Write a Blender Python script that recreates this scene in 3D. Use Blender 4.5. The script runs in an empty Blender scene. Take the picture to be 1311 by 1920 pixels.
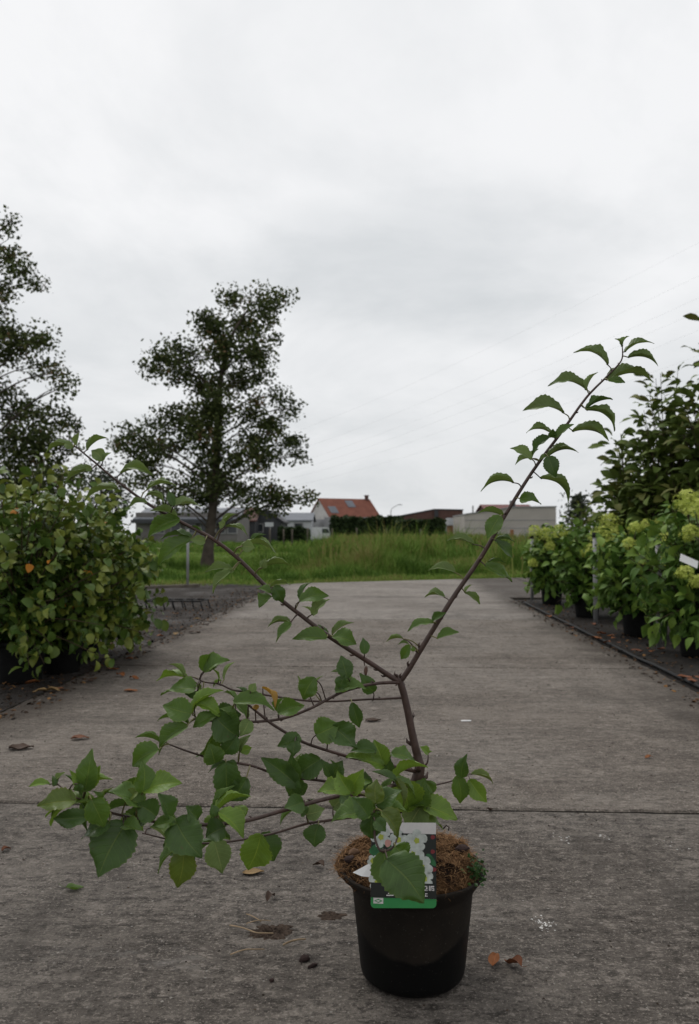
import bpy, math, random
import numpy as np
from mathutils import Vector, Matrix, noise as mnoise

random.seed(7)
rng = np.random.default_rng(11)
SC = bpy.context.scene
COL = SC.collection
R = math.radians

# ------------------------------------------------------------------ camera, sky, sun, exposure
CAM_H = 0.87
F = 1550.0                       # focal length in pixels of the 1311 x 1920 photograph
PITCH = math.atan(44.0 / F)
cam_data = bpy.data.cameras.new('camera')
cam_data.sensor_fit = 'VERTICAL'
cam_data.sensor_height = 22.3
cam_data.sensor_width = 14.9
cam_data.lens = 22.3 * F / 1920.0
cam_data.clip_start = 0.05
cam_data.clip_end = 4000
cam_data.dof.use_dof = True
cam_data.dof.focus_distance = 1.6
cam_data.dof.aperture_fstop = 4.5
cam = bpy.data.objects.new('camera', cam_data)
COL.objects.link(cam)
cam.location = (0, 0, CAM_H)
cam.rotation_euler = (math.pi / 2 + PITCH, 0, 0)
SC.camera = cam

SUN_EL, SUN_AZ = R(58), R(-35)   # azimuth clockwise from +Y
world = bpy.data.worlds.new('World')
SC.world = world
world.use_nodes = True
wn, wl = world.node_tree.nodes, world.node_tree.links
wn.clear()


def wnode(t, **kw):
    n = wn.new(t)
    for k, v in kw.items():
        setattr(n, k, v)
    return n


def wmath(op, a, b=None, clamp=False):
    n = wnode('ShaderNodeMath', operation=op, use_clamp=clamp)
    for i, v in enumerate((a, b)):
        if v is None:
            continue
        if isinstance(v, (int, float)):
            n.inputs[i].default_value = v
        else:
            wl.new(v, n.inputs[i])
    return n.outputs[0]


w_out = wnode('ShaderNodeOutputWorld')
w_bg = wnode('ShaderNodeBackground')
w_sky = wnode('ShaderNodeTexSky', sky_type='NISHITA', sun_disc=False)
w_sky.sun_elevation = SUN_EL
w_sky.sun_rotation = SUN_AZ
w_sky.air_density = 1.0
w_sky.dust_density = 3.0
w_tc = wnode('ShaderNodeTexCoord')
w_sep = wnode('ShaderNodeSeparateXYZ')
wl.new(w_tc.outputs['Generated'], w_sep.inputs[0])
zz = wmath('ADD', wmath('MAXIMUM', w_sep.outputs[2], 0.0), 0.28)
w_comb = wnode('ShaderNodeCombineXYZ')
wl.new(wmath('DIVIDE', w_sep.outputs[0], zz), w_comb.inputs[0])
wl.new(wmath('DIVIDE', w_sep.outputs[1], zz), w_comb.inputs[1])
w_n1 = wnode('ShaderNodeTexNoise')
w_n1.inputs['Scale'].default_value = 1.6
w_n1.inputs['Detail'].default_value = 6
w_n1.inputs['Roughness'].default_value = 0.6
w_n1.inputs['Distortion'].default_value = 0.35
wl.new(w_comb.outputs[0], w_n1.inputs['Vector'])
w_n2 = wnode('ShaderNodeTexNoise')
w_n2.inputs['Scale'].default_value = 3.4
w_n2.inputs['Detail'].default_value = 5
wl.new(w_comb.outputs[0], w_n2.inputs['Vector'])


def cloud_bank(d, r, soft, squash):
    # one darker cloud: distance on the cloud layer from its centre, edge broken up by noise
    zc = max(d.z, 0) + 0.28
    cx, cy = d.x / zc, d.y / zc
    dx = wmath('MULTIPLY', wmath('SUBTRACT', wmath('DIVIDE', w_sep.outputs[0], zz), cx), squash)
    dy = wmath('SUBTRACT', wmath('DIVIDE', w_sep.outputs[1], zz), cy)
    dist = wmath('SQRT', wmath('ADD', wmath('MULTIPLY', dx, dx), wmath('MULTIPLY', dy, dy)))
    dist = wmath('ADD', dist, wmath('MULTIPLY', wmath('SUBTRACT', w_n2.outputs[0], 0.5), r * 1.6))
    mr = wnode('ShaderNodeMapRange', interpolation_type='SMOOTHSTEP')
    wl.new(dist, mr.inputs[0])
    mr.inputs[1].default_value = r * (1 - soft)
    mr.inputs[2].default_value = r * (1 + soft)
    mr.inputs[3].default_value = 1
    mr.inputs[4].default_value = 0
    return mr.outputs[0]


def ray(px, py):
    cx, cz = (px - 655.5) / F, (960.0 - py) / F
    return Vector((cx, math.cos(PITCH) - cz * math.sin(PITCH), math.sin(PITCH) + cz * math.cos(PITCH)))


b1 = cloud_bank(ray(800, 500).normalized(), 0.24, 0.62, 0.72)
b2 = cloud_bank(ray(330, 530).normalized(), 0.13, 0.9, 0.8)
b3 = cloud_bank(ray(60, 640).normalized(), 0.2, 0.9, 0.8)
dark = wmath('MULTIPLY', wmath('SUBTRACT', w_n1.outputs[0], 0.44), 2.4, clamp=True)
dark = wmath('MULTIPLY', dark, 0.5)
dark = wmath('ADD', dark, wmath('MULTIPLY', b1, 0.37))
dark = wmath('ADD', dark, wmath('MULTIPLY', b2, 0.22))
dark = wmath('ADD', dark, wmath('MULTIPLY', b3, 0.2))
hz = wnode('ShaderNodeMapRange', interpolation_type='SMOOTHSTEP')
wl.new(w_sep.outputs[2], hz.inputs[0])
hz.inputs[1].default_value = 0.0
hz.inputs[2].default_value = 0.32
hz.inputs[3].default_value = 0.34
hz.inputs[4].default_value = 0.0
dark = wmath('ADD', dark, hz.outputs[0], clamp=True)
w_ramp = wnode('ShaderNodeValToRGB')
w_ramp.color_ramp.elements[0].position = 0.0
w_ramp.color_ramp.elements[0].color = (0.93, 0.935, 0.945, 1)
w_ramp.color_ramp.elements[1].position = 1.0
w_ramp.color_ramp.elements[1].color = (0.47, 0.51, 0.535, 1)
wl.new(dark, w_ramp.inputs[0])
w_scale = wnode('ShaderNodeMix', data_type='RGBA', blend_type='MULTIPLY')
w_scale.inputs[0].default_value = 1.0
wl.new(w_sky.outputs[0], w_scale.inputs[6])
w_scale.inputs[7].default_value = (0.1, 0.1, 0.1, 1)
w_mix = wnode('ShaderNodeMix', data_type='RGBA')
w_mix.inputs[0].default_value = 0.96
wl.new(w_scale.outputs[2], w_mix.inputs[6])
wl.new(w_ramp.outputs[0], w_mix.inputs[7])
wl.new(w_mix.outputs[2], w_bg.inputs[0])
w_bg.inputs[1].default_value = 1.0
wl.new(w_bg.outputs[0], w_out.inputs[0])

sun_data = bpy.data.lights.new('sun', 'SUN')
sun_data.energy = 1.3
sun_data.angle = R(25)
sun_data.color = (1.0, 0.97, 0.92)
sun = bpy.data.objects.new('sun', sun_data)
COL.objects.link(sun)
sd = Vector((math.sin(SUN_AZ) * math.cos(SUN_EL), math.cos(SUN_AZ) * math.cos(SUN_EL), math.sin(SUN_EL)))
sun.rotation_euler = sd.to_track_quat('Z', 'Y').to_euler()

SC.view_settings.view_transform = 'Standard'
SC.view_settings.look = 'None'
SC.view_settings.exposure = 0.0
SC.view_settings.gamma = 1.0
SC.view_settings.use_curve_mapping = False
SC.render.engine = 'CYCLES'
SC.cycles.max_bounces = 6
SC.cycles.diffuse_bounces = 3
SC.cycles.glossy_bounces = 2
SC.cycles.transmission_bounces = 3
SC.cycles.use_denoising = True


# ------------------------------------------------------------------ helpers
def at(px, py, Y):
    d = ray(px, py)
    return Vector((0, 0, CAM_H)) + d * (Y / d.y)


def gnd(px, py, z=0.0):
    d = ray(px, py)
    t = (z - CAM_H) / d.z
    return Vector((0, 0, CAM_H)) + d * t


def tag(o, label=None, cat=None, group=None, kind=None):
    if label:
        o['label'] = label
    if cat:
        o['category'] = cat
    if group:
        o['group'] = group
    if kind:
        o['kind'] = kind
    return o


def empty(name, loc=(0, 0, 0)):
    o = bpy.data.objects.new(name, None)
    o.location = loc
    o.empty_display_size = 0.1
    COL.objects.link(o)
    return o


def world_origin(o):
    v = Vector((0, 0, 0))
    while o is not None:
        v = v + Vector(o.location)
        o = o.parent
    return v


def link(name, me, parent=None):
    o = bpy.data.objects.new(name, me)
    COL.objects.link(o)
    if parent is not None:
        o.parent = parent
    return o


class MB:
    """collects faces (world coordinates) and links them as one mesh object"""

    def __init__(self):
        self.v, self.f, self.m, self.sm = [], [], [], []

    def add(self, verts, faces, mi=0, smooth=False):
        n = len(self.v)
        self.v += [tuple(p) for p in verts]
        self.f += [tuple(i + n for i in f) for f in faces]
        self.m += [mi] * len(faces)
        self.sm += [smooth] * len(faces)
        return self

    def box(self, c, s, rz=0.0, mi=0, M=None):
        x, y, z = s[0] / 2, s[1] / 2, s[2] / 2
        vs = [Vector((a * x, b * y, c_ * z)) for a in (-1, 1) for b in (-1, 1) for c_ in (-1, 1)]
        rot = Matrix.Rotation(rz, 3, 'Z') if M is None else M
        vs = [rot @ v + Vector(c) for v in vs]
        self.add(vs, [(0, 1, 3, 2), (4, 6, 7, 5), (0, 4, 5, 1), (2, 3, 7, 6), (0, 2, 6, 4), (1, 5, 7, 3)], mi)
        return self

    def prism(self, pts, axis_vec, mi=0):
        """polygon pts extruded by axis_vec"""
        n = len(pts)
        a = [Vector(p) for p in pts]
        b = [p + Vector(axis_vec) for p in a]
        fs = [tuple(range(n))[::-1], tuple(range(n, 2 * n))]
        fs += [(i, (i + 1) % n, (i + 1) % n + n, i + n) for i in range(n)]
        self.add(a + b, fs, mi)
        return self

    def tube(self, pts, rad, n=8, mi=0, cap=True, wob=0.0, smooth=True):
        pts = [Vector(p) for p in pts]
        if not isinstance(rad, (list, tuple)):
            rad = [rad] * len(pts)
        vs, fs = [], []
        ref = Vector((0.13, 0.31, 0.94))
        for i, p in enumerate(pts):
            t = (pts[min(i + 1, len(pts) - 1)] - pts[max(i - 1, 0)]).normalized()
            if abs(t.dot(ref)) > 0.95:
                ref = Vector((0.9, 0.2, 0.1))
            a = t.cross(ref).normalized()
            b = t.cross(a)
            for k in range(n):
                an = 2 * math.pi * k / n
                r = rad[i] * (1 + wob * mnoise.noise(p * 90 + Vector((k * 1.7, 0, 0))))
                vs.append(p + (a * math.cos(an) + b * math.sin(an)) * r)
        for i in range(len(pts) - 1):
            for k in range(n):
                fs.append((i * n + k, i * n + (k + 1) % n, (i + 1) * n + (k + 1) % n, (i + 1) * n + k))
        if cap:
            fs.append(tuple(range(n))[::-1])
            fs.append(tuple((len(pts) - 1) * n + k for k in range(n)))
        self.add(vs, fs, mi, smooth)
        return self

    def lathe(self, c, prof, n=40, mi=0, smooth=True, squash=None):
        vs, fs = [], []
        for (r, z) in prof:
            for k in range(n):
                a = 2 * math.pi * k / n
                vs.append((c[0] + r * math.cos(a), c[1] + r * math.sin(a), c[2] + z))
        for i in range(len(prof) - 1):
            for k in range(n):
                fs.append((i * n + k, i * n + (k + 1) % n, (i + 1) * n + (k + 1) % n, (i + 1) * n + k))
        self.add(vs, fs, mi, smooth)
        return self

    def build(self, name, mats, parent=None):
        o_ = world_origin(parent) if parent is not None else Vector((0, 0, 0))
        me = bpy.data.meshes.new(name)
        me.from_pydata([(x - o_.x, y - o_.y, z - o_.z) for (x, y, z) in self.v], [], self.f)
        for m in (mats if isinstance(mats, (list, tuple)) else [mats]):
            me.materials.append(m)
        me.polygons.foreach_set('material_index', self.m)
        me.polygons.foreach_set('use_smooth', self.sm)
        me.update()
        return link(name, me, parent)


def fast_mesh(name, V, Fc, mat, tint=None, smooth=False):
    """V (n,3) float array, Fc (m,k) int array of k-gons"""
    me = bpy.data.meshes.new(name)
    V = np.asarray(V, np.float32)
    Fc = np.asarray(Fc, np.int32)
    m, k = Fc.shape
    me.vertices.add(len(V))
    me.vertices.foreach_set('co', V.ravel())
    me.loops.add(m * k)
    me.loops.foreach_set('vertex_index', Fc.ravel())
    me.polygons.add(m)
    me.polygons.foreach_set('loop_start', np.arange(0, m * k, k, dtype=np.int32))
    me.polygons.foreach_set('loop_total', np.full(m, k, np.int32))
    me.polygons.foreach_set('use_smooth', np.full(m, smooth))
    me.materials.append(mat)
    if tint is not None:
        a = me.attributes.new('tint', 'FLOAT', 'POINT')
        a.data.foreach_set('value', np.asarray(tint, np.float32))
    me.update(calc_edges=True)
    me.validate()
    return me


def catmull(pts, per=6):
    """smooth a polyline of (vector, radius) pairs"""
    P = [Vector(p) for p, _ in pts]
    Rr = [r for _, r in pts]
    out, orad = [], []
    for i in range(len(P) - 1):
        p0, p1, p2, p3 = P[max(i - 1, 0)], P[i], P[i + 1], P[min(i + 2, len(P) - 1)]
        for k in range(per):
            t = k / per
            out.append(0.5 * ((2 * p1) + (p2 - p0) * t + (2 * p0 - 5 * p1 + 4 * p2 - p3) * t * t + (3 * p1 - p0 - 3 * p2 + p3) * t ** 3))
            orad.append(Rr[i] * (1 - t) + Rr[i + 1] * t)
    out.append(P[-1])
    orad.append(Rr[-1])
    return out, orad


# ------------------------------------------------------------------ materials
class NT:
    def __init__(self, name):
        self.m = bpy.data.materials.new(name)
        self.m.use_nodes = True
        self.t = self.m.node_tree
        self.n, self.l = self.t.nodes, self.t.links
        self.b = self.n['Principled BSDF']
        self.tc = self.n.new('ShaderNodeTexCoord')

    def node(self, t, **kw):
        n = self.n.new(t)
        for k, v in kw.items():
            setattr(n, k, v)
        return n

    def put(self, sock, v):
        if isinstance(v, bpy.types.NodeSocket):
            self.l.new(v, sock)
        elif isinstance(v, (tuple, list)) and len(v) == 3 and sock.type == 'RGBA':
            sock.default_value = (*v, 1)
        else:
            sock.default_value = v

    def coords(self, scale=(1, 1, 1), rot=(0, 0, 0), kind='Object'):
        mp = self.node('ShaderNodeMapping')
        mp.inputs['Scale'].default_value = scale
        mp.inputs['Rotation'].default_value = rot
        self.l.new(self.tc.outputs[kind], mp.inputs[0])
        return mp.outputs[0]

    def noise(self, scale, detail=4, rough=0.55, vec=None, dist=0.0):
        n = self.node('ShaderNodeTexNoise')
        n.inputs['Scale'].default_value = scale
        n.inputs['Detail'].default_value = detail
        n.inputs['Roughness'].default_value = rough
        n.inputs['Distortion'].default_value = dist
        self.l.new(vec if vec is not None else self.tc.outputs['Object'], n.inputs['Vector'])
        return n.outputs[0]

    def voro(self, scale, vec=None, feature='F1'):
        n = self.node('ShaderNodeTexVoronoi', feature=feature)
        n.inputs['Scale'].default_value = scale
        self.l.new(vec if vec is not None else self.tc.outputs['Object'], n.inputs['Vector'])
        return n

    def ramp(self, fac, stops):
        n = self.node('ShaderNodeValToRGB')
        e = n.color_ramp.elements
        while len(e) < len(stops):
            e.new(0.5)
        for i, (p, c) in enumerate(stops):
            e[i].position = p
            e[i].color = (*c, 1) if len(c) == 3 else c
        self.l.new(fac, n.inputs[0])
        return n.outputs[0]

    def mr(self, v, a, b, c=0.0, d=1.0, smooth=True):
        n = self.node('ShaderNodeMapRange', interpolation_type='SMOOTHSTEP' if smooth else 'LINEAR')
        self.l.new(v, n.inputs[0])
        for i, x in enumerate((a, b, c, d)):
            n.inputs[i + 1].default_value = x
        return n.outputs[0]

    def math(self, op, a, b=None, clamp=False):
        n = self.node('ShaderNodeMath', operation=op, use_clamp=clamp)
        self.put(n.inputs[0], a)
        if b is not None:
            self.put(n.inputs[1], b)
        return n.outputs[0]

    def mix(self, fac, a, b, blend='MIX'):
        n = self.node('ShaderNodeMix', data_type='RGBA', blend_type=blend)
        self.put(n.inputs[0], fac)
        self.put(n.inputs[6], a)
        self.put(n.inputs[7], b)
        return n.outputs[2]

    def bump(self, h, strength=0.3, dist=0.01):
        n = self.node('ShaderNodeBump')
        n.inputs['Strength'].default_value = strength
        n.inputs['Distance'].default_value = dist
        self.l.new(h, n.inputs['Height'])
        self.l.new(n.outputs[0], self.b.inputs['Normal'])

    def fin(self, col, rough=0.8, spec=0.3):
        self.put(self.b.inputs['Base Color'], col)
        self.put(self.b.inputs['Roughness'], rough)
        self.b.inputs['Specular IOR Level'].default_value = spec
        return self.m


def plain(name, c, rough=0.7, var=0.25, scale=6.0, spec=0.3, bump=0.0, bscale=60):
    t = NT(name)
    n = t.noise(scale, 5)
    lo = tuple(x * (1 - var) for x in c)
    hi = tuple(min(1, x * (1 + var)) for x in c)
    col = t.ramp(n, [(0.3, lo), (0.7, hi)])
    if bump:
        t.bump(t.noise(bscale, 4), bump, 0.01)
    return t.fin(col, rough, spec)


def foliage(name, stops, rough=0.5, spec=0.35, trans=0.0, tcol=None):
    t = NT(name)
    a = t.node('ShaderNodeAttribute', attribute_name='tint')
    n = t.noise(35, 2)
    f = t.math('ADD', a.outputs['Fac'], t.math('MULTIPLY', t.math('SUBTRACT', n, 0.5), 0.18))
    col = t.ramp(f, stops)
    m = t.fin(col, rough, spec)
    if trans:
        tr = t.node('ShaderNodeBsdfTranslucent')
        t.put(tr.inputs[0], tcol if tcol else col)
        ms = t.node('ShaderNodeMixShader')
        ms.inputs[0].default_value = trans
        t.l.new(t.b.outputs[0], ms.inputs[1])
        t.l.new(tr.outputs[0], ms.inputs[2])
        t.l.new(ms.outputs[0], t.n['Material Output'].inputs[0])
    return m


# ------------------------------------------------------------------ the ground, path and beds
PATH_A = math.atan(70.0 / F)                 # the path runs a little to the right of the view
U = Vector((math.sin(PATH_A), math.cos(PATH_A), 0))
Vv = Vector((math.cos(PATH_A), -math.sin(PATH_A), 0))


def pw(s, u, z=0.0):
    """s across the path, u along it"""
    p = Vv * s + U * u
    return Vector((p.x, p.y, z))


t = NT('field_earth')
n1 = t.noise(0.25, 5)
n2 = t.noise(6, 5)
c = t.ramp(n1, [(0.3, (0.035, 0.06, 0.014)), (0.55, (0.06, 0.085, 0.02)), (0.75, (0.075, 0.08, 0.03))])
c = t.mix(t.mr(n2, 0.4, 0.7), c, (0.03, 0.05, 0.012))
t.bump(n2, 0.5, 0.05)
M_FIELD = t.fin(c, 0.95, 0.1)


def concrete(name, a, b, dk, seed, g=1.0):
    t = NT(name)
    rz = (0, 0, PATH_A)
    big = t.noise(0.8, 7, 0.66, t.coords((1, 1, 1), (0, 0, seed)))
    mid_ = t.noise(3.6, 7, 0.72, t.coords((1, 1.8, 1), (0, 0, seed + PATH_A)))
    brush = t.noise(9.0, 8, 0.78, t.coords((0.8, 3.0, 1), rz))
    flk = t.noise(17, 5, 0.72, t.coords((1, 1.7, 1), rz))
    flk2 = t.noise(38, 5, 0.72, t.coords((1, 1.4, 1), (0.2, 0, PATH_A)))
    fine = t.noise(150, 5, 0.75)
    c = t.ramp(brush, [(0.36, tuple(x * 0.8 for x in a)), (0.64, tuple(x * 1.15 for x in b))])
    c = t.mix(t.math('MULTIPLY', t.mr(big, 0.42, 0.60), 0.85), c, dk)
    c = t.mix(t.math('MULTIPLY', t.mr(mid_, 0.53, 0.63), 0.6), c, tuple(x * 0.6 for x in dk))
    c = t.mix(t.math('MULTIPLY', t.mr(mid_, 0.46, 0.36), 0.45), c, tuple(x * 1.45 for x in b))
    c = t.mix(t.math('MULTIPLY', t.mr(flk, 0.545, 0.60), 0.75 * g), c, tuple(x * 0.38 for x in dk))
    c = t.mix(t.math('MULTIPLY', t.mr(flk, 0.43, 0.37), 0.5 * g), c, tuple(x * 1.6 for x in b))
    c = t.mix(t.math('MULTIPLY', t.mr(flk2, 0.55, 0.60), 0.65 * g), c, tuple(x * 0.36 for x in dk))
    c = t.mix(t.math('MULTIPLY', t.mr(flk2, 0.44, 0.38), 0.65 * g), c, tuple(x * 1.8 for x in b))
    c = t.mix(t.math('MULTIPLY', t.mr(fine, 0.55, 0.64), 0.8), c, tuple(min(1, x * 2.2) for x in b))
    c = t.mix(t.math('MULTIPLY', t.mr(fine, 0.45, 0.36), 0.75), c, tuple(x * 0.34 for x in dk))
    # pale chips of aggregate
    vo = t.voro(60)
    chip = t.math('MULTIPLY', t.math('LESS_THAN', vo.outputs['Distance'], 0.17), t.math('GREATER_THAN', t.noise(5, 4), 0.46))
    sepc = t.node('ShaderNodeSeparateColor')
    t.l.new(vo.outputs['Color'], sepc.inputs[0])
    chip = t.math('MULTIPLY', chip, t.math('GREATER_THAN', sepc.outputs[0], 0.80))
    c = t.mix(t.math('MULTIPLY', chip, 0.7), c, (0.32, 0.30, 0.27))
    # pale lime bloom and scuffs, dark damp stains, tyre streaks along the path
    sc_ = t.noise(2.1, 10, 0.80, t.coords((1, 2.6, 1), (0, 0, 0.7 + seed)))
    c = t.mix(t.math('MULTIPLY', t.mr(sc_, 0.58, 0.70), 0.55), c, (0.22, 0.205, 0.19))
    st = t.noise(0.55, 8, 0.7, t.coords((2.6, 0.6, 1), rz))
    c = t.mix(t.math('MULTIPLY', t.mr(st, 0.54, 0.66), 0.5), c, tuple(x * 0.5 for x in dk))
    # broad damp and pale bands left by the screeding across the path
    bd = t.noise(1.5, 7, 0.68, t.coords((0.42, 1.4, 1), (0, 0, PATH_A + 0.03 * seed)))
    c = t.mix(t.math('MULTIPLY', t.mr(bd, 0.53, 0.66), 0.38), c, tuple(x * 0.52 for x in dk))
    c = t.mix(t.math('MULTIPLY', t.mr(bd, 0.46, 0.34), 0.3), c, tuple(x * 1.35 for x in b))
    # trodden-in soil plus shrub shade painted into the colour, strongest along the path edges
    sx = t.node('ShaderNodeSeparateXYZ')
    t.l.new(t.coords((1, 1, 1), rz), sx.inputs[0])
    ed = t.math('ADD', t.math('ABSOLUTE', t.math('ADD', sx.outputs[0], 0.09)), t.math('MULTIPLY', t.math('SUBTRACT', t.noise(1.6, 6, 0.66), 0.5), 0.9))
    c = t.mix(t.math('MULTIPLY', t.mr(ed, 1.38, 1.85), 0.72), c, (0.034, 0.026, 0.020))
    h = t.math('ADD', t.math('MULTIPLY', flk2, 1.0), t.math('ADD', t.math('MULTIPLY', flk, 1.6), t.math('MULTIPLY', brush, 1.2)))
    t.bump(h, 1.0, 0.012)
    return t.fin(c, t.mr(big, 0.3, 0.7, 0.7, 0.9), 0.18)


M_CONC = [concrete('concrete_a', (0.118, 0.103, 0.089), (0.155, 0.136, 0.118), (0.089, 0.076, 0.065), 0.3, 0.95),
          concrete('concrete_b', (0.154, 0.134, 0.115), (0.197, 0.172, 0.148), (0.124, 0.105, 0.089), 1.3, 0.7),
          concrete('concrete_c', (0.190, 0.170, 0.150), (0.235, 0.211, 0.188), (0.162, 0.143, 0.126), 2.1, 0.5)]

t = NT('joint_soil')
M_JOINT = t.fin(t.ramp(t.noise(30, 4), [(0.3, (0.005, 0.0045, 0.004)), (0.7, (0.014, 0.012, 0.009))]), 0.95, 0.1)

t = NT('bed_soil')
n1, n2, n3 = t.noise(1.3, 6, 0.62), t.noise(22, 6, 0.7), t.noise(3.2, 5, 0.6, t.coords((1, 2.5, 1)))
c = t.ramp(n1, [(0.3, (0.016, 0.013, 0.011)), (0.55, (0.034, 0.029, 0.026)), (0.78, (0.07, 0.064, 0.062))])
c = t.mix(t.mr(n2, 0.42, 0.68), c, (0.026, 0.02, 0.015))
c = t.mix(t.math('MULTIPLY', t.mr(n3, 0.57, 0.68), 0.5), c, (0.10, 0.098, 0.10))
t.bump(t.math('ADD', n2, t.math('MULTIPLY', n1, 2)), 0.8, 0.03)
M_SOIL = t.fin(c, t.mr(n1, 0.4, 0.7, 0.95, 0.6), 0.2)

t = NT('weed_mat')
wv = t.node('ShaderNodeTexWave', wave_type='BANDS')
wv.inputs['Scale'].default_value = 60
t.l.new(t.tc.outputs['Object'], wv.inputs[0])
n1, n2 = t.noise(1.8, 6, 0.65), t.noise(28, 5, 0.7)
c = t.ramp(n1, [(0.3, (0.013, 0.012, 0.012)), (0.6, (0.027, 0.024, 0.022)), (0.8, (0.06, 0.055, 0.05))])
c = t.mix(t.math('MULTIPLY', t.mr(n2, 0.5, 0.7), 0.7), c, (0.04, 0.027, 0.016))
t.bump(t.math('ADD', n2, t.math('MULTIPLY', wv.outputs[1], 0.1)), 0.5, 0.015)
M_MAT = t.fin(c, 0.85, 0.12)


def sheet(name, pts, z, mat, nx=1):
    mb = MB()
    mb.add([(p[0], p[1], z) for p in pts], [tuple(range(len(pts)))])
    return mb.build(name, mat)


g = sheet('ground', [(-1800, -60), (1800, -60), (1800, 3000), (-1800, 3000)], -0.07, M_FIELD)
tag(g, kind='structure', label='wide flat green field and earth reaching to the horizon', cat='ground')


def grid_sheet(name, fn, ns, nu, mat):
    """uneven sheet; fn(i/ns, j/nu) -> point"""
    V = [fn(i / ns, j / nu) for j in range(nu + 1) for i in range(ns + 1)]
    Fc = [(j * (ns + 1) + i, j * (ns + 1) + i + 1, (j + 1) * (ns + 1) + i + 1, (j + 1) * (ns + 1) + i) for j in range(nu) for i in range(ns)]
    mb = MB()
    mb.add(V, Fc, 0, True)
    return mb.build(name, mat)


def left_bed(a, b):
    s = -1.93 - 8.5 * a ** 1.5
    u = -1.0 + 16.0 * b - 0.0
    p = pw(s, u)
    edge = min(1, a * 6)
    z = -0.012 + edge * (0.03 * mnoise.noise(Vector((p.x * 1.1, p.y * 1.1, 3))) + 0.012 * mnoise.noise(Vector((p.x * 5, p.y * 5, 1))) - 0.005)
    return (p.x, p.y, z)


b = grid_sheet('soil_bed', left_bed, 60, 120, M_SOIL)
tag(b, 'dark bare soil strip along the shrubs beside the concrete path', 'soil', kind='structure')


def right_bed(a, bb):
    s = 1.76 + 8.0 * a ** 1.5
    u = -1.0 + 12.55 * bb
    p = pw(s, u)
    edge = min(1, a * 6)
    z = -0.02 + edge * (0.025 * mnoise.noise(Vector((p.x * 1.3, p.y * 1.3, 9))) + 0.008 * mnoise.noise(Vector((p.x * 6, p.y * 6, 4))))
    return (p.x, p.y, z)


b = grid_sheet('ground_cover_mat', right_bed, 50, 90, M_MAT)
tag(b, 'black weed mat under the flowering shrubs beside the path', 'mat', kind='structure')

# concrete path: dark joint bed with one mesh per cast slab
mb = MB()
mb.add([pw(-1.895, -3.2, -0.007), pw(1.715, -3.2, -0.007), pw(1.715, 11.73, -0.007), pw(13.9, 11.73, -0.007), pw(13.9, 21.8, -0.007), pw(-1.3, 15.1, -0.007), pw(-1.895, 14.7, -0.007)],
       [(0, 1, 2, 3, 4, 5, 6)])
path = mb.build('concrete_path', M_JOINT)
tag(path, 'grey cast concrete path leading straight to the meadow', 'path', kind='structure')


def slab(poly, mat, seed, jit=0.008):
    """poly: corner list (s,u); ragged outline, small worn chamfer"""
    out = []
    n = len(poly)
    for i in range(n):
        a, b_ = Vector(poly[i] + (0,)), Vector(poly[(i + 1) % n] + (0,))
        L = (b_ - a).length
        k = max(2, int(L / 0.05))
        nrm = Vector((-(b_ - a).y, (b_ - a).x, 0)).normalized()
        for j in range(k):
            tt = j / k
            p = a.lerp(b_, tt)
            q = p * 7 + Vector((seed, i * 3.1, 0))
            p = p + nrm * ((jit * 1.1 * mnoise.noise(q * 0.6) + jit * mnoise.noise(q * 4)) if j else 0)
            out.append(p)
    N = len(out)
    cen = sum(out, Vector()) / N
    top, mid, bot = [], [], []
    for p in out:
        q = p + (cen - p).normalized() * 0.006
        top.append(pw(q.x, q.y, 0.0))
        mid.append(pw(p.x, p.y, -0.006))
        bot.append(pw(p.x, p.y, -0.11))
    fs = [tuple(range(N))]
    for k in range(2):
        fs += [(k * N + i, (k + 1) * N + i, (k + 1) * N + (i + 1) % N, k * N + (i + 1) % N) for i in range(N)]
    mb = MB()
    mb.add(top + mid + bot, fs)
    return mb.build('slab', mat, path)


G_ = 0.013
JO = [-3.1, -0.2, 2.67, 5.5, 8.6, 11.72]
for i in range(5):
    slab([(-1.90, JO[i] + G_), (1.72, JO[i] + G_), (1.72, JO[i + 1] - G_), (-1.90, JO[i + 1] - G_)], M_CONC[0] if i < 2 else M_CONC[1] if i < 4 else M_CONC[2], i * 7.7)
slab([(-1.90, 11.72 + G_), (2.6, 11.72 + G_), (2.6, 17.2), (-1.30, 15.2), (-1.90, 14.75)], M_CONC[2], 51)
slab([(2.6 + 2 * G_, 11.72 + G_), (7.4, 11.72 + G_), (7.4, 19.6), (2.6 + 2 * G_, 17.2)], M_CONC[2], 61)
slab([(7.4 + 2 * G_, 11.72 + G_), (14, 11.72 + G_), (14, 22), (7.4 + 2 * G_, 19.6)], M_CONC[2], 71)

# black irrigation hose lying along the right edge of the path
M_BLACK = plain('black_plastic', (0.008, 0.008, 0.0085), 0.6, 0.3, 20, 0.2)
mb = MB()
hp = []
for k in range(70):
    u = 2.2 + k * 0.125
    hp.append((pw(1.785 + 0.02 * mnoise.noise(Vector((u * 0.9, 2, 0))), u, 0.0 + 0.006 * mnoise.noise(Vector((u * 1.7, 5, 0)))), 0.013))
mb.tube([p for p, _ in hp], 0.013, 7)
o = mb.build('black_hose', M_BLACK)
tag(o, 'thin black hose lying along the edge of the path by the flowering shrubs', 'hose')

# bright mown lawn behind the tree
t = NT('lawn')
c = t.ramp(t.noise(0.5, 5), [(0.3, (0.085, 0.14, 0.025)), (0.7, (0.12, 0.17, 0.036))])
c = t.mix(t.mr(t.noise(9, 4), 0.45, 0.7), c, (0.075, 0.13, 0.022))
M_LAWN = t.fin(c, 0.9, 0.1)
lw = sheet('lawn', [(-14, 24.5), (-2.0, 26), (-1.2, 44), (-26, 46)], -0.06, M_LAWN)
tag(lw, 'bright mown lawn behind the lone tree', 'lawn', kind='structure')


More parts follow.
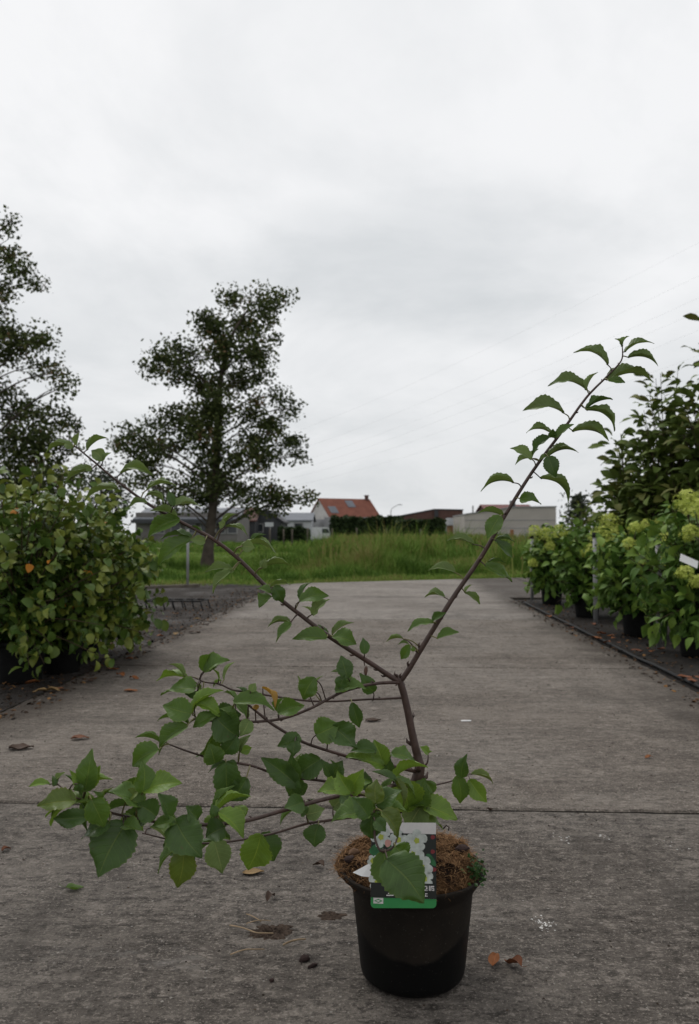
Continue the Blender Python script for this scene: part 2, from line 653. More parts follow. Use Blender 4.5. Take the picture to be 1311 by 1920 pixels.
# ------------------------------------------------------------------ grass
def grass_mesh(name, P, H, W, lean, tint, mat):
    """P (n,3) roots, H heights, W widths: each blade is 3 triangles, bent"""
    n = len(P)
    a = rng.uniform(0, 2 * np.pi, n)
    d = np.stack([np.cos(a), np.sin(a), np.zeros(n)], 1)
    s = np.stack([-np.sin(a), np.cos(a), np.zeros(n)], 1)
    up = np.array([0, 0, 1.0])
    l = (rng.uniform(0.3, 1.0, n) * lean)[:, None]
    H = H[:, None]
    W = W[:, None]
    v0, v1 = P - s * W / 2, P + s * W / 2
    mid = P + up * H * 0.55 + d * H * l * 0.25
    v2, v3 = mid - s * W * 0.4, mid + s * W * 0.4
    v4 = P + up * H * (1 - 0.25 * l) + d * H * l
    V = np.stack([v0, v1, v2, v3, v4], 1).reshape(-1, 3)
    base = (np.arange(n) * 5)[:, None]
    Fc = np.concatenate([base + np.array([[0, 1, 3]]), base + np.array([[0, 3, 2]]), base + np.array([[2, 3, 4]])], 1).reshape(-1, 3)
    T = np.repeat(tint, 5)
    return fast_mesh(name, V, Fc, mat, T)


M_GRASS = foliage('grass_blades', [(0.0, (0.036, 0.075, 0.013)), (0.35, (0.076, 0.142, 0.022)), (0.62, (0.140, 0.225, 0.040)), (0.80, (0.22, 0.20, 0.07)), (1.0, (0.22, 0.13, 0.075))], 0.8, 0.08, 0.2)


def nz(x, y, s, o=0.0):
    return np.array([mnoise.noise(Vector((a * s, b * s, o))) for a, b in zip(x, y)])


def edge_y(x):
    """near edge of the grass (the path and soil end there)"""
    return np.where(x > -1.0, 15.15 + (x + 1.0) * 0.54, 14.6 + 0.02 * (x + 1.0))


def scatter(n, y0, y1, xspan=0.47, extra=0.6):
    """points inside the view wedge between two depths"""
    y = np.sqrt(rng.uniform(y0 ** 2, y1 ** 2, n))
    x = rng.uniform(-1, 1, n) * (y * xspan + extra)
    return x, y


# short verge right along the path
x, y = scatter(60000, 14.0, 19.5)
e = edge_y(x)
k = (y > e - 0.05 + 0.30 * nz(x, y, 1.3, 3) + 0.12 * nz(x, y, 5, 3)) & (y < e + 1.5)
x, y = x[k], y[k]
z = np.full(len(x), -0.065)
tt = 0.66 + 0.25 * nz(x, y, 0.8, 1) + rng.normal(0, 0.10, len(x))
me = grass_mesh('verge_grass', np.stack([x, y, z], 1), rng.uniform(0.07, 0.14, len(x)), np.full(len(x), 0.010), 0.7, np.clip(tt, 0.2, 0.78), M_GRASS)
o = tag(link('verge_grass', me), 'strip of short bright green grass at the end of the path', 'grass', kind='stuff')

# tall meadow behind it
xs, ys, hs, ws, ts = [], [], [], [], []
for (n, y0, y1, w, h) in [(90000, 15, 22, 0.012, 0.50), (90000, 22, 34, 0.018, 0.60), (70000, 34, 60, 0.032, 0.60), (42000, 60, 105, 0.06, 0.78)]:
    x, y = scatter(n, y0, y1)
    e = edge_y(x)
    hn = 0.75 + 0.55 * nz(x, y, 0.35, 7) + 0.35 * nz(x, y, 1.2, 2)
    lawn_gap = (x < -1.4 - 0.02 * y + 0.5 * nz(x, y, 0.4, 5)) & (y > 23.5 + 1.5 * nz(x, y, 0.3, 8)) & (y < 45)
    right_side = 1 / (1 + np.exp(-(x + 1.6) * 2.0))
    near = np.clip((y - e - 0.7) / 2.2, 0, 1)
    hh = h * (0.55 + 0.62 * right_side) * hn * np.clip(1 + 1.8 * nz(x, y, 0.7, 31), .35, 2.1) * (0.25 + 0.75 * near) * rng.uniform(0.55, 1.2, n)
    hh = np.where(lawn_gap, rng.uniform(0.05, 0.10, n), hh)
    k = (y > e + 0.7) & (hh > 0.05)
    tn = 0.40 + 0.10 * right_side + 0.50 * nz(x, y, 0.5, 11) + 0.35 * nz(x, y, 1.6, 4) + rng.normal(0, 0.13, n)
    tn = np.where(lawn_gap, 0.55 + rng.normal(0, 0.12, n), tn)
    xs.append(x[k]); ys.append(y[k]); hs.append(hh[k]); ws.append(np.full(k.sum(), w)); ts.append(np.clip(tn[k], 0, 0.85))
x, y = np.concatenate(xs), np.concatenate(ys)
me = grass_mesh('meadow_grass', np.stack([x, y, np.full(len(x), -0.07)], 1), np.concatenate(hs), np.concatenate(ws), 0.75, np.concatenate(ts), M_GRASS)
tag(link('meadow_grass', me), 'tall rough meadow grass beyond the path', 'grass', kind='stuff')

# seeding weeds standing above the grass: reddish brown stalks
x, y = scatter(8500, 17.5, 80)
k = (x > -1.0 + 0.0 * y) & (nz(x, y, 0.28, 21) > -0.02)
x, y = x[k], y[k]
sV, sF, sT = [], [], []
for i in range(len(x)):
    h = random.uniform(0.5, 1.0) * (0.8 + 0.004 * y[i])
    w = 0.004 + 0.0006 * y[i]
    p = Vector((x[i], y[i], -0.07))
    q = p + Vector((random.uniform(-.1, .1), random.uniform(-.1, .1), h))
    n0 = len(sV)
    sV += [p + Vector((-w, 0, 0)), p + Vector((w, 0, 0)), q + Vector((w, 0, 0)), q + Vector((-w, 0, 0))]
    sF += [(n0, n0 + 1, n0 + 2), (n0, n0 + 2, n0 + 3)]
    sT += [0.72] * 4
    tv = random.uniform(0.75, 1.0)
    for kk in range(5):
        c_ = p.lerp(q, random.uniform(0.6, 1.03)) + Vector((random.uniform(-1, 1), random.uniform(-1, 1), 0)) * 0.035
        s_ = random.uniform(0.018, 0.035) * (0.7 + y[i] * 0.02)
        n0 = len(sV)
        sV += [c_ + Vector((-s_ * .6, 0, 0)), c_ + Vector((s_ * .6, s_ * .5, 0)), c_ + Vector((0, 0, s_ * 2.2))]
        sF += [(n0, n0 + 1, n0 + 2)]
        sT += [tv] * 3
me = fast_mesh('meadow_weeds', np.array([tuple(v) for v in sV]), np.array(sF), M_GRASS, np.array(sT))
tag(link('meadow_weeds', me), 'reddish brown seeding weeds standing in the meadow', 'weeds', kind='stuff')


# ------------------------------------------------------------------ far buildings
M_WHITE_WALL = plain('white_brick', (0.50, 0.48, 0.46), 0.85, 0.18, 0.9)
M_GREY_WALL = plain('grey_render', (0.27, 0.27, 0.28), 0.85, 0.1, 0.6)
M_PALE_WALL = plain('pale_concrete_wall', (0.36, 0.33, 0.305), 0.85, 0.12, 0.35)
t = NT('red_roof_tiles')
wv = t.node('ShaderNodeTexWave', wave_type='BANDS', bands_direction='Z')
wv.inputs['Scale'].default_value = 1.6
t.l.new(t.tc.outputs['Object'], wv.inputs[0])
c = t.ramp(t.noise(1.2, 5), [(0.3, (0.135, 0.050, 0.034)), (0.7, (0.20, 0.076, 0.05))])
c = t.mix(t.math('MULTIPLY', wv.outputs[1], 0.3), c, (0.12, 0.04, 0.03))
M_RED_ROOF = t.fin(c, 0.8, 0.2)
M_BROWN_BRICK = plain('brown_brick', (0.095, 0.050, 0.042), 0.85, 0.2, 2.0)
M_ORANGE_BRICK = plain('orange_brick', (0.20, 0.085, 0.055), 0.85, 0.2, 2.0)
M_DARK_ROOF = plain('dark_roof', (0.045, 0.045, 0.05), 0.7, 0.2, 1.0)
M_SLATE = plain('blue_grey_cladding', (0.12, 0.13, 0.15), 0.6, 0.12, 0.6)
M_DARK_WALL = plain('dark_cladding', (0.045, 0.047, 0.052), 0.7, 0.15, 1.0)
M_METAL_LIGHT = plain('light_sheet_metal', (0.42, 0.43, 0.45), 0.5, 0.08, 0.5)
t = NT('window_glass')
M_GLASS = t.fin((0.03, 0.035, 0.04), 0.08, 0.5)
M_FRAME = plain('window_frame_grey', (0.24, 0.24, 0.24), 0.5, 0.05, 1)
M_SHOP = plain('shop_wall', (0.15, 0.14, 0.135), 0.85, 0.15, 0.8)
M_RED_SHED = plain('old_red_roof', (0.13, 0.05, 0.045), 0.8, 0.2, 1.5)


def gable_house(name, x0, x1, y, depth, eave, ridge, wallm, roofm, label, side=True, ridge_along='x', windows=(), over=0.25):
    """front wall at y facing the camera; ridge along x"""
    th = empty(name, ((x0 + x1) / 2, y + depth / 2, 0))
    mb = MB()
    zb = -0.1
    yc = y + depth / 2
    if ridge_along == 'x':
        mb.add([(x0, y, zb), (x1, y, zb), (x1, y, eave), (x0, y, eave), (x0, y + depth, zb), (x1, y + depth, zb), (x1, y + depth, eave), (x0, y + depth, eave), (x0, yc, ridge), (x1, yc, ridge)],
               [(0, 1, 2, 3), (5, 4, 7, 6), (4, 0, 3, 8, 7), (1, 5, 6, 9, 2)])
    else:
        xc = (x0 + x1) / 2
        mb.add([(x0, y, zb), (x1, y, zb), (x1, y, eave), (x0, y, eave), (x0, y + depth, zb), (x1, y + depth, zb), (x1, y + depth, eave), (x0, y + depth, eave), (xc, y, ridge), (xc, y + depth, ridge)],
               [(0, 1, 2, 8, 3), (5, 4, 7, 9, 6), (4, 0, 3, 7), (1, 5, 6, 2)])
    mb.build('wall', wallm, th)
    mb = MB()
    tk = 0.16
    if ridge_along == 'x':
        sl = (ridge - eave) / (depth / 2)
        for s in (-1, 1):
            ye = yc + s * (depth / 2 + over)
            ze = eave - sl * over + 0.03
            A, B, C, D = (x0 - over, ye, ze), (x1 + over, ye, ze), (x1 + over, yc, ridge + 0.03), (x0 - over, yc, ridge + 0.03)
            mb.prism([A, B, C, D], (0, 0, tk))
    else:
        xc = (x0 + x1) / 2
        sl = (ridge - eave) / ((x1 - x0) / 2)
        for s in (-1, 1):
            xe = xc + s * ((x1 - x0) / 2 + over)
            ze = eave - sl * over + 0.03
            mb.prism([(xe, y - over, ze), (xe, y + depth + over, ze), (xc, y + depth + over, ridge + 0.03), (xc, y - over, ridge + 0.03)], (0, 0, tk))
    rf = mb.build('roof', roofm, th)
    for (wx, wz, ww, wh) in windows:
        window(th, wx, y, wz, ww, wh)
    tag(th, label, 'building')
    return th, rf


def window(parent, wx, y, wz, ww, wh):
    m = MB()
    m.box((wx, y - 0.04, wz), (ww, 0.06, wh))
    o = m.build('window', M_GLASS, parent)
    m = MB()
    for s in (-1, 1):
        m.box((wx + s * ww / 2, y - 0.07, wz), (0.12, 0.13, wh + 0.12))
        m.box((wx, y - 0.065, wz + s * wh / 2), (ww - 0.12, 0.1, 0.12))
    m.build('frame', M_FRAME, o)


def X(px, Y):
    return (px - 655.5) / F * Y


def Z(py, Y):
    return CAM_H + (1004.0 - py) / F * Y


# red-roofed house: gable end to the camera's left, roof slope facing right-front
Y0 = 128.0
th = empty('red_roof_house', (X(640, Y0), Y0 + 4, 0))
gx0, gx1, gxr = X(577, Y0), X(621, Y0 - 1), X(597, Y0)
zr, ze = Z(936, Y0), Z(973, Y0)
g0, g1 = Vector((gx0, Y0 + 3.2, 0)), Vector((gx1, Y0 - 2.2, 0))      # gable wall runs obliquely
along = Vector((X(690, Y0) - gxr, 3.5, 0))                              # ridge direction
gm = (g0 + g1) / 2
mb = MB()
pts = [g0 + Vector((0, 0, -.1)), g1 + Vector((0, 0, -.1)), g1 + Vector((0, 0, ze)), gm + Vector((0, 0, zr)), g0 + Vector((0, 0, ze))]
mb.add(pts + [p + along for p in pts], [(0, 1, 2, 3, 4), (9, 8, 7, 6, 5), (1, 6, 7, 2), (5, 0, 4, 9)])
mb.build('wall', M_WHITE_WALL, th)
mb = MB()
gd = (g1 - g0).normalized()
gn = Vector((gd.y, -gd.x, 0))
mb.prism([g0 + gn * .05 + Vector((0, 0, -.1)), g1 + gn * .05 + Vector((0, 0, -.1)), g1 + gn * .05 + Vector((0, 0, ze - .05)), g0 + gn * .05 + Vector((0, 0, ze - .05))], gn * -0.04)
mb.build('grey_base_panel', M_GREY_WALL, th)
mb = MB()
ad = along.normalized()
for ge in (g0, g1):
    out = (ge - gm) * 0.08
    dz_ = (zr - ze) * 0.08
    mb.prism([ge + out - ad * .2 + Vector((0, 0, ze - dz_ + .05)), ge + out + along + ad * .2 + Vector((0, 0, ze - dz_ + .05)), gm + along + ad * .2 + Vector((0, 0, zr + .05)), gm - ad * .2 + Vector((0, 0, zr + .05))], (0, 0, 0.14))
rf = mb.build('roof', M_RED_ROOF, th)
for (a, b_) in ((0.30, 0.55), (0.62, 0.38)):
    # skylights lie on the front slope
    p = gm + along * (b_ if a < .5 else b_ * 0.35) + (g1 - gm) * a + Vector((0, 0, zr + (ze - zr) * a + 0.22))
    e1 = ad * 0.65
    e2 = ((g1 - gm) + Vector((0, 0, ze - zr))).normalized() * 0.75
    m = MB()
    m.prism([p - e1 - e2, p + e1 - e2, p + e1 + e2, p - e1 + e2], (0, 0, 0.07))
    m.build('skylight', M_SLATE, rf)
m = MB()
pc = gm + along * 0.96 + Vector((0, 0, zr + .2))
m.box(pc, (0.6, 0.6, 1.0))
m.box(pc + Vector((0, 0, .55)), (0.75, 0.75, 0.12))
m.build('chimney', M_BROWN_BRICK, rf)
m = MB()
p0 = g1 + Vector((0.3, -0.6, 0))
m.box(((p0.x + X(697, Y0)) / 2 + 1.2, Y0 - 2.0, 1.75), (X(697, Y0) - p0.x + 5.0, 1.6, 3.8))
m.build('annex', M_GREY_WALL, th)
tag(th, 'white gabled house with red tiled roof, two skylights and a chimney', 'house')

# brown brick building with a sloping roofline
Y1 = 112.0
th = empty('brown_brick_building', (X(810, Y1), Y1, 0))
mb = MB()
mb.prism([(X(700, Y1), Y1, -.1), (X(868, Y1), Y1, -.1), (X(868, Y1), Y1, Z(957, Y1)), (X(815, Y1), Y1, Z(956, Y1)), (X(752, Y1), Y1, Z(968, Y1)), (X(700, Y1), Y1, Z(973, Y1))], (0, 9, 0))
mb.build('wall', M_BROWN_BRICK, th)
mb = MB()
mb.prism([(X(699, Y1), Y1 - .12, Z(973, Y1)), (X(752, Y1), Y1 - .12, Z(968, Y1)), (X(815, Y1), Y1 - .12, Z(956, Y1)), (X(869, Y1), Y1 - .12, Z(957, Y1)), (X(869, Y1), Y1 - .12, Z(955, Y1)), (X(815, Y1), Y1 - .12, Z(954, Y1)), (X(752, Y1), Y1 - .12, Z(966, Y1)), (X(699, Y1), Y1 - .12, Z(971, Y1))], (0, 9.3, 0))
mb.build('roof_edge', M_DARK_ROOF, th)
m = MB()
m.box((X(818, Y1), Y1 - .1, Z(962, Y1)), (0.5, 0.5, 1.0))
m.build('vent_pipe', M_DARK_ROOF, th)
m = MB()
m.box((X(836, Y1), Y1 - .1, Z(991, Y1)), (1.6, 0.2, 1.4))
m.build('white_door', M_FRAME, th)
tag(th, 'long dark brown brick building with rising roofline behind the hedge', 'building')

# small orange brick outhouse with grey box on top
Y2 = 105.0
th = empty('orange_brick_outhouse', (X(857, Y2), Y2, 0))
m = MB()
m.box((X(857, Y2), Y2 + 1.5, Z(994, Y2)), (X(870, Y2) - X(843, Y2), 3, 2.6))
m.build('wall', M_ORANGE_BRICK, th)
m = MB()
m.box((X(856.5, Y2), Y2 + 1.45, Z(978, Y2)), (X(872, Y2) - X(841, Y2), 3.2, 0.95))
m.build('roof_box', M_METAL_LIGHT, th)
tag(th, 'small orange brick outhouse topped with a pale grey box', 'building')

# pale concrete building
Y3 = 92.0
th = empty('pale_building', (X(958, Y3), Y3 + 5, 0))
mb = MB()
mb.prism([(X(871, Y3), Y3, -.1), (X(1043, Y3), Y3, -.1), (X(1043, Y3), Y3, Z(950.5, Y3)), (X(962, Y3), Y3, Z(951.5, Y3)), (X(871, Y3), Y3, Z(965, Y3))], (0, 10, 0))
mb.build('wall', M_PALE_WALL, th)
mb = MB()
mb.prism([(X(870, Y3), Y3 - .15, Z(965, Y3)), (X(962, Y3), Y3 - .15, Z(951.5, Y3)), (X(1044, Y3), Y3 - .15, Z(950.5, Y3)), (X(1044, Y3), Y3 - .15, Z(948.8, Y3)), (X(962, Y3), Y3 - .15, Z(949.8, Y3)), (X(870, Y3), Y3 - .15, Z(963.3, Y3))], (0, 10.3, 0))
mb.build('coping', M_GREY_WALL, th)
m = MB()
m.box((X(968, Y3), Y3 + 2, Z(946, Y3)), (0.55, 0.6, 1.0))
m.build('chimney', M_DARK_ROOF, th)
for zc in (Z(975, Y3), Z(990, Y3)):
    m = MB()
    m.box((X(957, Y3), Y3 - 0.02, zc), (X(1042, Y3) - X(872, Y3), 0.05, 0.05))
    m.build('panel_joint', M_GREY_WALL, th)
tag(th, 'long pale concrete wall building beside the flowering shrubs', 'building')

gable_house('red_roof_shed', X(912, 118), X(1000, 118), 118, 8, Z(957, 118), Z(946.5, 118), M_BROWN_BRICK, M_RED_SHED, 'low dark red roof showing above the pale concrete wall')

# left: a row of dark low buildings
Y4 = 84.0
th = empty('shop_building', (X(370, Y4), Y4 + 4, 0))
m = MB()
m.box((X(350, Y4), Y4 + 5, Z(985, Y4) - 0.3), (X(446, Y4) - X(255, Y4), 10, 3.2))
m.build('wall', M_SHOP, th)
m = MB()
m.prism([(X(252, Y4), Y4 - .6, Z(976, Y4)), (X(449, Y4), Y4 - .6, Z(976, Y4)), (X(449, Y4), Y4 + 5, Z(953, Y4)), (X(252, Y4), Y4 + 5, Z(953, Y4))], (0, 0, 0.2))
m.build('roof', M_SLATE, th)
m = MB()
m.box((X(348, Y4), Y4 - .75, Z(978, Y4)), (X(449, Y4) - X(252, Y4), 0.2, 0.35))
m.build('gutter_board', M_DARK_WALL, th)
for px in (300, 330, 358, 386, 414, 436):
    window(th, X(px, Y4), Y4, Z(990, Y4), 0.95, 1.1)
m = MB()
m.box((X(366, Y4), Y4 + 1.6, Z(962.5, Y4)), (3.2, 0.3, 0.7))
m.build('roof_panel', M_METAL_LIGHT, th)
tag(th, 'long low grey building with blue grey roof behind the tree trunk', 'building')

gable_house('brown_roof_house', X(418, 96), X(478, 96), 96, 9, Z(977, 96), Z(952, 96), M_DARK_WALL, M_BROWN_BRICK, 'dark house with brown tiled roof under the tree branches',
            windows=((X(436, 96), Z(988, 96), 1.0, 1.3), (X(458, 96), Z(988, 96), 1.0, 1.3)))
gable_house('dark_gable_house', X(466, 100), X(528, 100), 100, 10, Z(978, 100), Z(956, 100), M_DARK_WALL, M_DARK_ROOF, 'near black gabled house between the tree and the red roofed house', ridge_along='y',
            windows=((X(486, 100), Z(990, 100), 1.0, 1.0),))
gable_house('blue_grey_building', X(505, 118), X(584, 118), 118, 10, Z(977, 118), Z(962, 118), M_METAL_LIGHT, M_SLATE, 'pale wall with blue grey roof just left of the red roofed house',
            windows=((X(560, 118), Z(988, 118), 1.2, 1.1),))

# hedge in front of the houses
def rand_rot(n, up_bias=0.0):
    a = rng.normal(0, 1, (n, 3))
    a[:, 2] += up_bias
    a /= np.linalg.norm(a, axis=1)[:, None]
    b = rng.normal(0, 1, (n, 3))
    b -= (b * a).sum(1)[:, None] * a
    b /= np.linalg.norm(b, axis=1)[:, None]
    return b, np.cross(a, b), a           # x, y, normal


LEAF_CARD_V = np.array([(0, 0, 0), (0.5, 0.36, 0.06), (1, 0, -0.04), (0.5, -0.36, 0.06)])
LEAF_CARD_F = np.array([(0, 1, 2), (0, 2, 3)])


def cards(P, S, tint, name, mat, up_bias=0.6, V0=LEAF_CARD_V, F0=LEAF_CARD_F, axes=None):
    n = len(P)
    ex, ey, ez = rand_rot(n, up_bias) if axes is None else axes
    S = np.asarray(S)[:, None, None]
    V = P[:, None, :] + S * (V0[None, :, 0:1] * ex[:, None, :] + V0[None, :, 1:2] * ey[:, None, :] + V0[None, :, 2:3] * ez[:, None, :])
    Fc = (np.arange(n) * len(V0))[:, None, None] + F0[None]
    return fast_mesh(name, V.reshape(-1, 3), Fc.reshape(-1, F0.shape[1]), mat, np.repeat(tint, len(V0)))


M_HEDGE = foliage('hedge_leaves', [(0.0, (0.012, 0.022, 0.008)), (0.5, (0.024, 0.042, 0.014)), (1.0, (0.045, 0.068, 0.022))], 0.7, 0.2)


def hedge(name, px0, px1, pyt, Y, label, bumps=0.5):
    n = 9000
    xx = rng.uniform(X(px0, Y), X(px1, Y), n)
    top = Z(pyt, Y) + bumps * nz(xx, np.zeros(n), 0.35, px0) + 0.3 * nz(xx, np.zeros(n), 1.3, 5)
    zz_ = rng.uniform(0, 1, n) ** 0.7 * top
    yy = Y + rng.uniform(-0.7, 0.7, n)
    P = np.stack([xx, yy, zz_], 1)
    tint = np.clip(0.45 + rng.normal(0, 0.2, n) + 0.25 * (zz_ / top - 0.5), 0, 1)
    th = empty(name, ((X(px0, Y) + X(px1, Y)) / 2, Y, 0))
    me = cards(P - np.array(th.location), np.full(n, 0.42), tint, 'foliage', M_HEDGE)
    link('foliage', me, th)
    m = MB()
    for i in range(12):
        xs_ = X(px0 + (px1 - px0) * (i + .5) / 12, Y)
        m.tube([(xs_, Y, -.07), (xs_ + .1, Y, Z(pyt, Y) * .6)], [.05, .02], 5)
    m.build('stems', M_BROWN_BRICK, th)
    tag(th, label, 'hedge')


hedge('hedge', 622, 755, 971, 100, 'tall dark green hedge in front of the red roofed house')
hedge('hedge', 745, 832, 977, 98, 'lower dark hedge in front of the brown brick building', 0.35)
hedge('hedge', 525, 578, 993, 96, 'low bushy hedge beside the dark gabled house', 0.3)


# vehicles by the house
M_CAR = plain('white_car_paint', (0.55, 0.56, 0.57), 0.3, 0.04, 1, 0.5)
M_TYRE = plain('tyre_rubber', (0.015, 0.015, 0.015), 0.8, 0.2, 5)


def vehicle(name, x, y, L, H, van, label, cat):
    th = empty(name, (x, y, -0.05))
    W = 1.75
    if van:
        prof = [(-.5, .22), (.5, .22), (.5, .5), (.40, .62), (.30, .96), (.2, 1), (-.47, 1), (-.5, .9)]
        win = [(.33, .60), (.27, .9), (.1, .9), (.1, .6)]
    else:
        prof = [(-.5, .25), (.5, .25), (.5, .5), (.45, .6), (.24, .66), (.08, .98), (-.25, 1), (-.42, .7), (-.5, .64)]
        win = [(.20, .67), (.06, .92), (-.23, .93), (-.34, .7)]
    mb = MB()
    mb.prism([(x + a * L, y - W / 2, b_ * H - .05) for a, b_ in prof], (0, W, 0))
    body = mb.build('body', M_CAR, th)
    m = MB()
    m.prism([(x + a * L, y - W / 2 - .02, b_ * H - .05) for a, b_ in win], (0, W + .04, 0))
    m.build('window', M_GLASS, th)
    for wx in (-.32, .32):
        for s in (-1, 1):
            m = MB()
            c_ = Vector((x + wx * L, y + s * (W / 2 - .08), .27))
            m.tube([c_ - Vector((0, .1, 0)), c_ + Vector((0, .12, 0))], .32, 14)
            m.build('wheel', M_TYRE, th)
    tag(th, label, cat)


vehicle('white_van', X(598, 119), 119, 4.9, 2.1, True, 'white van parked against the white gabled house', 'van')
vehicle('white_car', X(642, 113), 113, 4.0, 1.45, False, 'white car parked in front of the tall hedge', 'car')

# fence posts, lamp, sign, pole
M_POST = plain('weathered_wood', (0.10, 0.085, 0.07), 0.85, 0.3, 8, 0.2)
M_STEEL = plain('galvanised_steel', (0.22, 0.22, 0.22), 0.5, 0.15, 10, 0.4)
M_RUST = plain('rusty_post', (0.16, 0.075, 0.035), 0.85, 0.2, 8)


def post(name, px, pyt, Y, w, mat, label, cat='post', group=None, zb=-.08):
    m = MB()
    zt = Z(pyt, Y)
    m.tube([(X(px, Y), Y, zb), (X(px, Y), Y, zt - .03), (X(px, Y), Y, zt)], [w / 2, w / 2, w * .35], 8)
    o = m.build(name, mat)
    tag(o, label, cat, group)
    return o


names = ['under the white gable of the red roofed house', 'between the white van and the white car', 'just right of the white car',
         'in front of the tall hedge', 'in front of the lower hedge']
for (px, pyt), nm in zip(((577, 990), (623, 991), (669, 990), (725, 991), (789, 992)), names):
    post('fence_post', px, pyt, 72, 0.16, M_POST, 'weathered wooden fence post ' + nm, 'fence post', 'fence posts along the far side of the meadow')
for (px, nm) in ((506, 'beneath the white street sign'), (532, 'left of the low bushy hedge'), (548, 'before the low bushy hedge')):
    post('fence_post', px, 992, 66, 0.14, M_POST, 'weathered wooden fence post ' + nm, 'fence post', 'fence posts along the far side of the meadow')
post('rusty_post', 960, 993, 60, 0.28, M_RUST, 'short rusty orange post in front of the pale concrete wall', 'post')
post('thin_pole', 984.5, 988, 60, 0.07, M_STEEL, 'thin grey pole in front of the pale concrete wall', 'pole')
post('utility_pole', 887, 948, 140, 0.26, M_STEEL, 'distant utility pole above the end of the pale building', 'pole')
# street lamp with curved arm
th = empty('street_lamp', (X(733, 150), 150, 0))
m = MB()
xx_ = X(733, 150)
m.tube([(xx_, 150, -.07), (xx_, 150, Z(958, 150)), (xx_ + .25, 150, Z(953, 150)), (xx_ + 1.0, 150, Z(948, 150)), (xx_ + 1.5, 150, Z(946.5, 150))], [.09, .07, .06, .05, .05], 8)
m.build('pole', M_STEEL, th)
m = MB()
m.box((xx_ + 1.7, 150, Z(946.3, 150)), (0.7, 0.25, 0.14))
m.build('lamp_head', M_METAL_LIGHT, th)
tag(th, 'slim street lamp with curved arm between the red roof and the brick building', 'street lamp')
# white sign
th = empty('street_sign', (X(505, 80), 80, 0))
m = MB()
m.tube([(X(507, 80), 80, -.07), (X(507, 80), 80, Z(982, 80))], .04, 8)
m.build('pole', M_STEEL, th)
m = MB()
m.box((X(505, 80), 79.94, Z(983.5, 80)), (0.82, 0.05, 0.42))
m.build('sign_board', M_METAL_LIGHT, th)
tag(th, 'white rectangular sign on a pole before the dark gabled house', 'sign')

# power lines crossing the sky at right
M_WIRE = plain('wire', (0.25, 0.26, 0.27), 0.6, 0.05, 1)
wires = [(450, 800, 'topmost'), (512, 835, 'second from the top'), (553, 858, 'third from the top'), (578, 872, 'third from the bottom'), (613, 885, 'second from the bottom'), (660, 900, 'lowest')]
for i, (ya, yb, nm) in enumerate(wires):
    A, B = at(1480, ya - (yb - ya) / 711 * 169, 150), at(545, yb + 12, 420)
    pts = []
    for k in range(25):
        q = k / 24
        p = A.lerp(B, q)
        p.z -= 4 * q * (1 - q) * 3.0
        pts.append(p)
    m = MB()
    m.tube(pts, [0.009 + 0.011 * k / 24 for k in range(25)], 4)
    o = m.build('power_line', M_WIRE)
    tag(o, 'faint overhead power line crossing the sky, %s of the six' % nm, 'power line', 'power lines')

# near: steel post at the edge of the grass, plank and black rack on the soil
p = gnd(352, 1103, -.03)
m = MB()
m.tube([(p.x, p.y, -.08), (p.x, p.y, 0.98)], 0.022, 8)
o = m.build('steel_post', M_STEEL)
tag(o, 'thin grey steel post standing where the soil meets the grass', 'post')
p0, p1 = gnd(262, 1106, -.02), gnd(372, 1101, -.02)
m = MB()
d_ = p1 - p0
m.box((p0 + p1) / 2 + Vector((0, 0, .025)), (d_.length, .09, .06), math.atan2(d_.y, d_.x))
o = m.build('timber_plank', M_POST)
tag(o, 'grey timber plank lying at the foot of the steel post', 'plank')

th = empty('plant_rack', gnd(330, 1142, 0))
pa, pb = gnd(272, 1142, 0), gnd(376, 1143, 0)
ux = (pb - pa).normalized()
uy = Vector((-ux.y, ux.x, 0))
Lr = (pb - pa).length
for s in (0, 1):
    m = MB()
    q = pa + uy * (s * 0.32)
    m.tube([q + Vector((0, 0, .095)), q + ux * Lr + Vector((0, 0, .095))], .009, 6)
    m.build('rail', M_BLACK, th)
for k in range(6):
    q = pa + ux * (Lr * k / 5)
    m = MB()
    m.tube([q + Vector((0, 0, .098)), q + uy * .32 + Vector((0, 0, .098))], .007, 6)
    m.build('crossbar', M_BLACK, th)
for k in (0, 1.6, 2.5, 3.5, 5):
    for s in (0, 1):
        q = pa + ux * (Lr * k / 5) + uy * (.32 * s)
        m = MB()
        m.tube([q + Vector((0, 0, .095)), q + ux * .03 + Vector((0, 0, -.02))], .008, 6)
        m.build('leg', M_BLACK, th)
tag(th, 'low black wire plant rack lying on the dark soil', 'rack')


# ------------------------------------------------------------------ trees
M_BARK = plain('tree_bark', (0.075, 0.062, 0.05), 0.9, 0.35, 5, 0.15, 0.6, 25)
M_TREE = foliage('tree_leaves', [(0.0, (0.028, 0.038, 0.014)), (0.45, (0.056, 0.074, 0.024)), (0.72, (0.088, 0.106, 0.034)), (0.86, (0.095, 0.090, 0.036)), (1.0, (0.13, 0.08, 0.042))], 0.75, 0.1, 0.15)


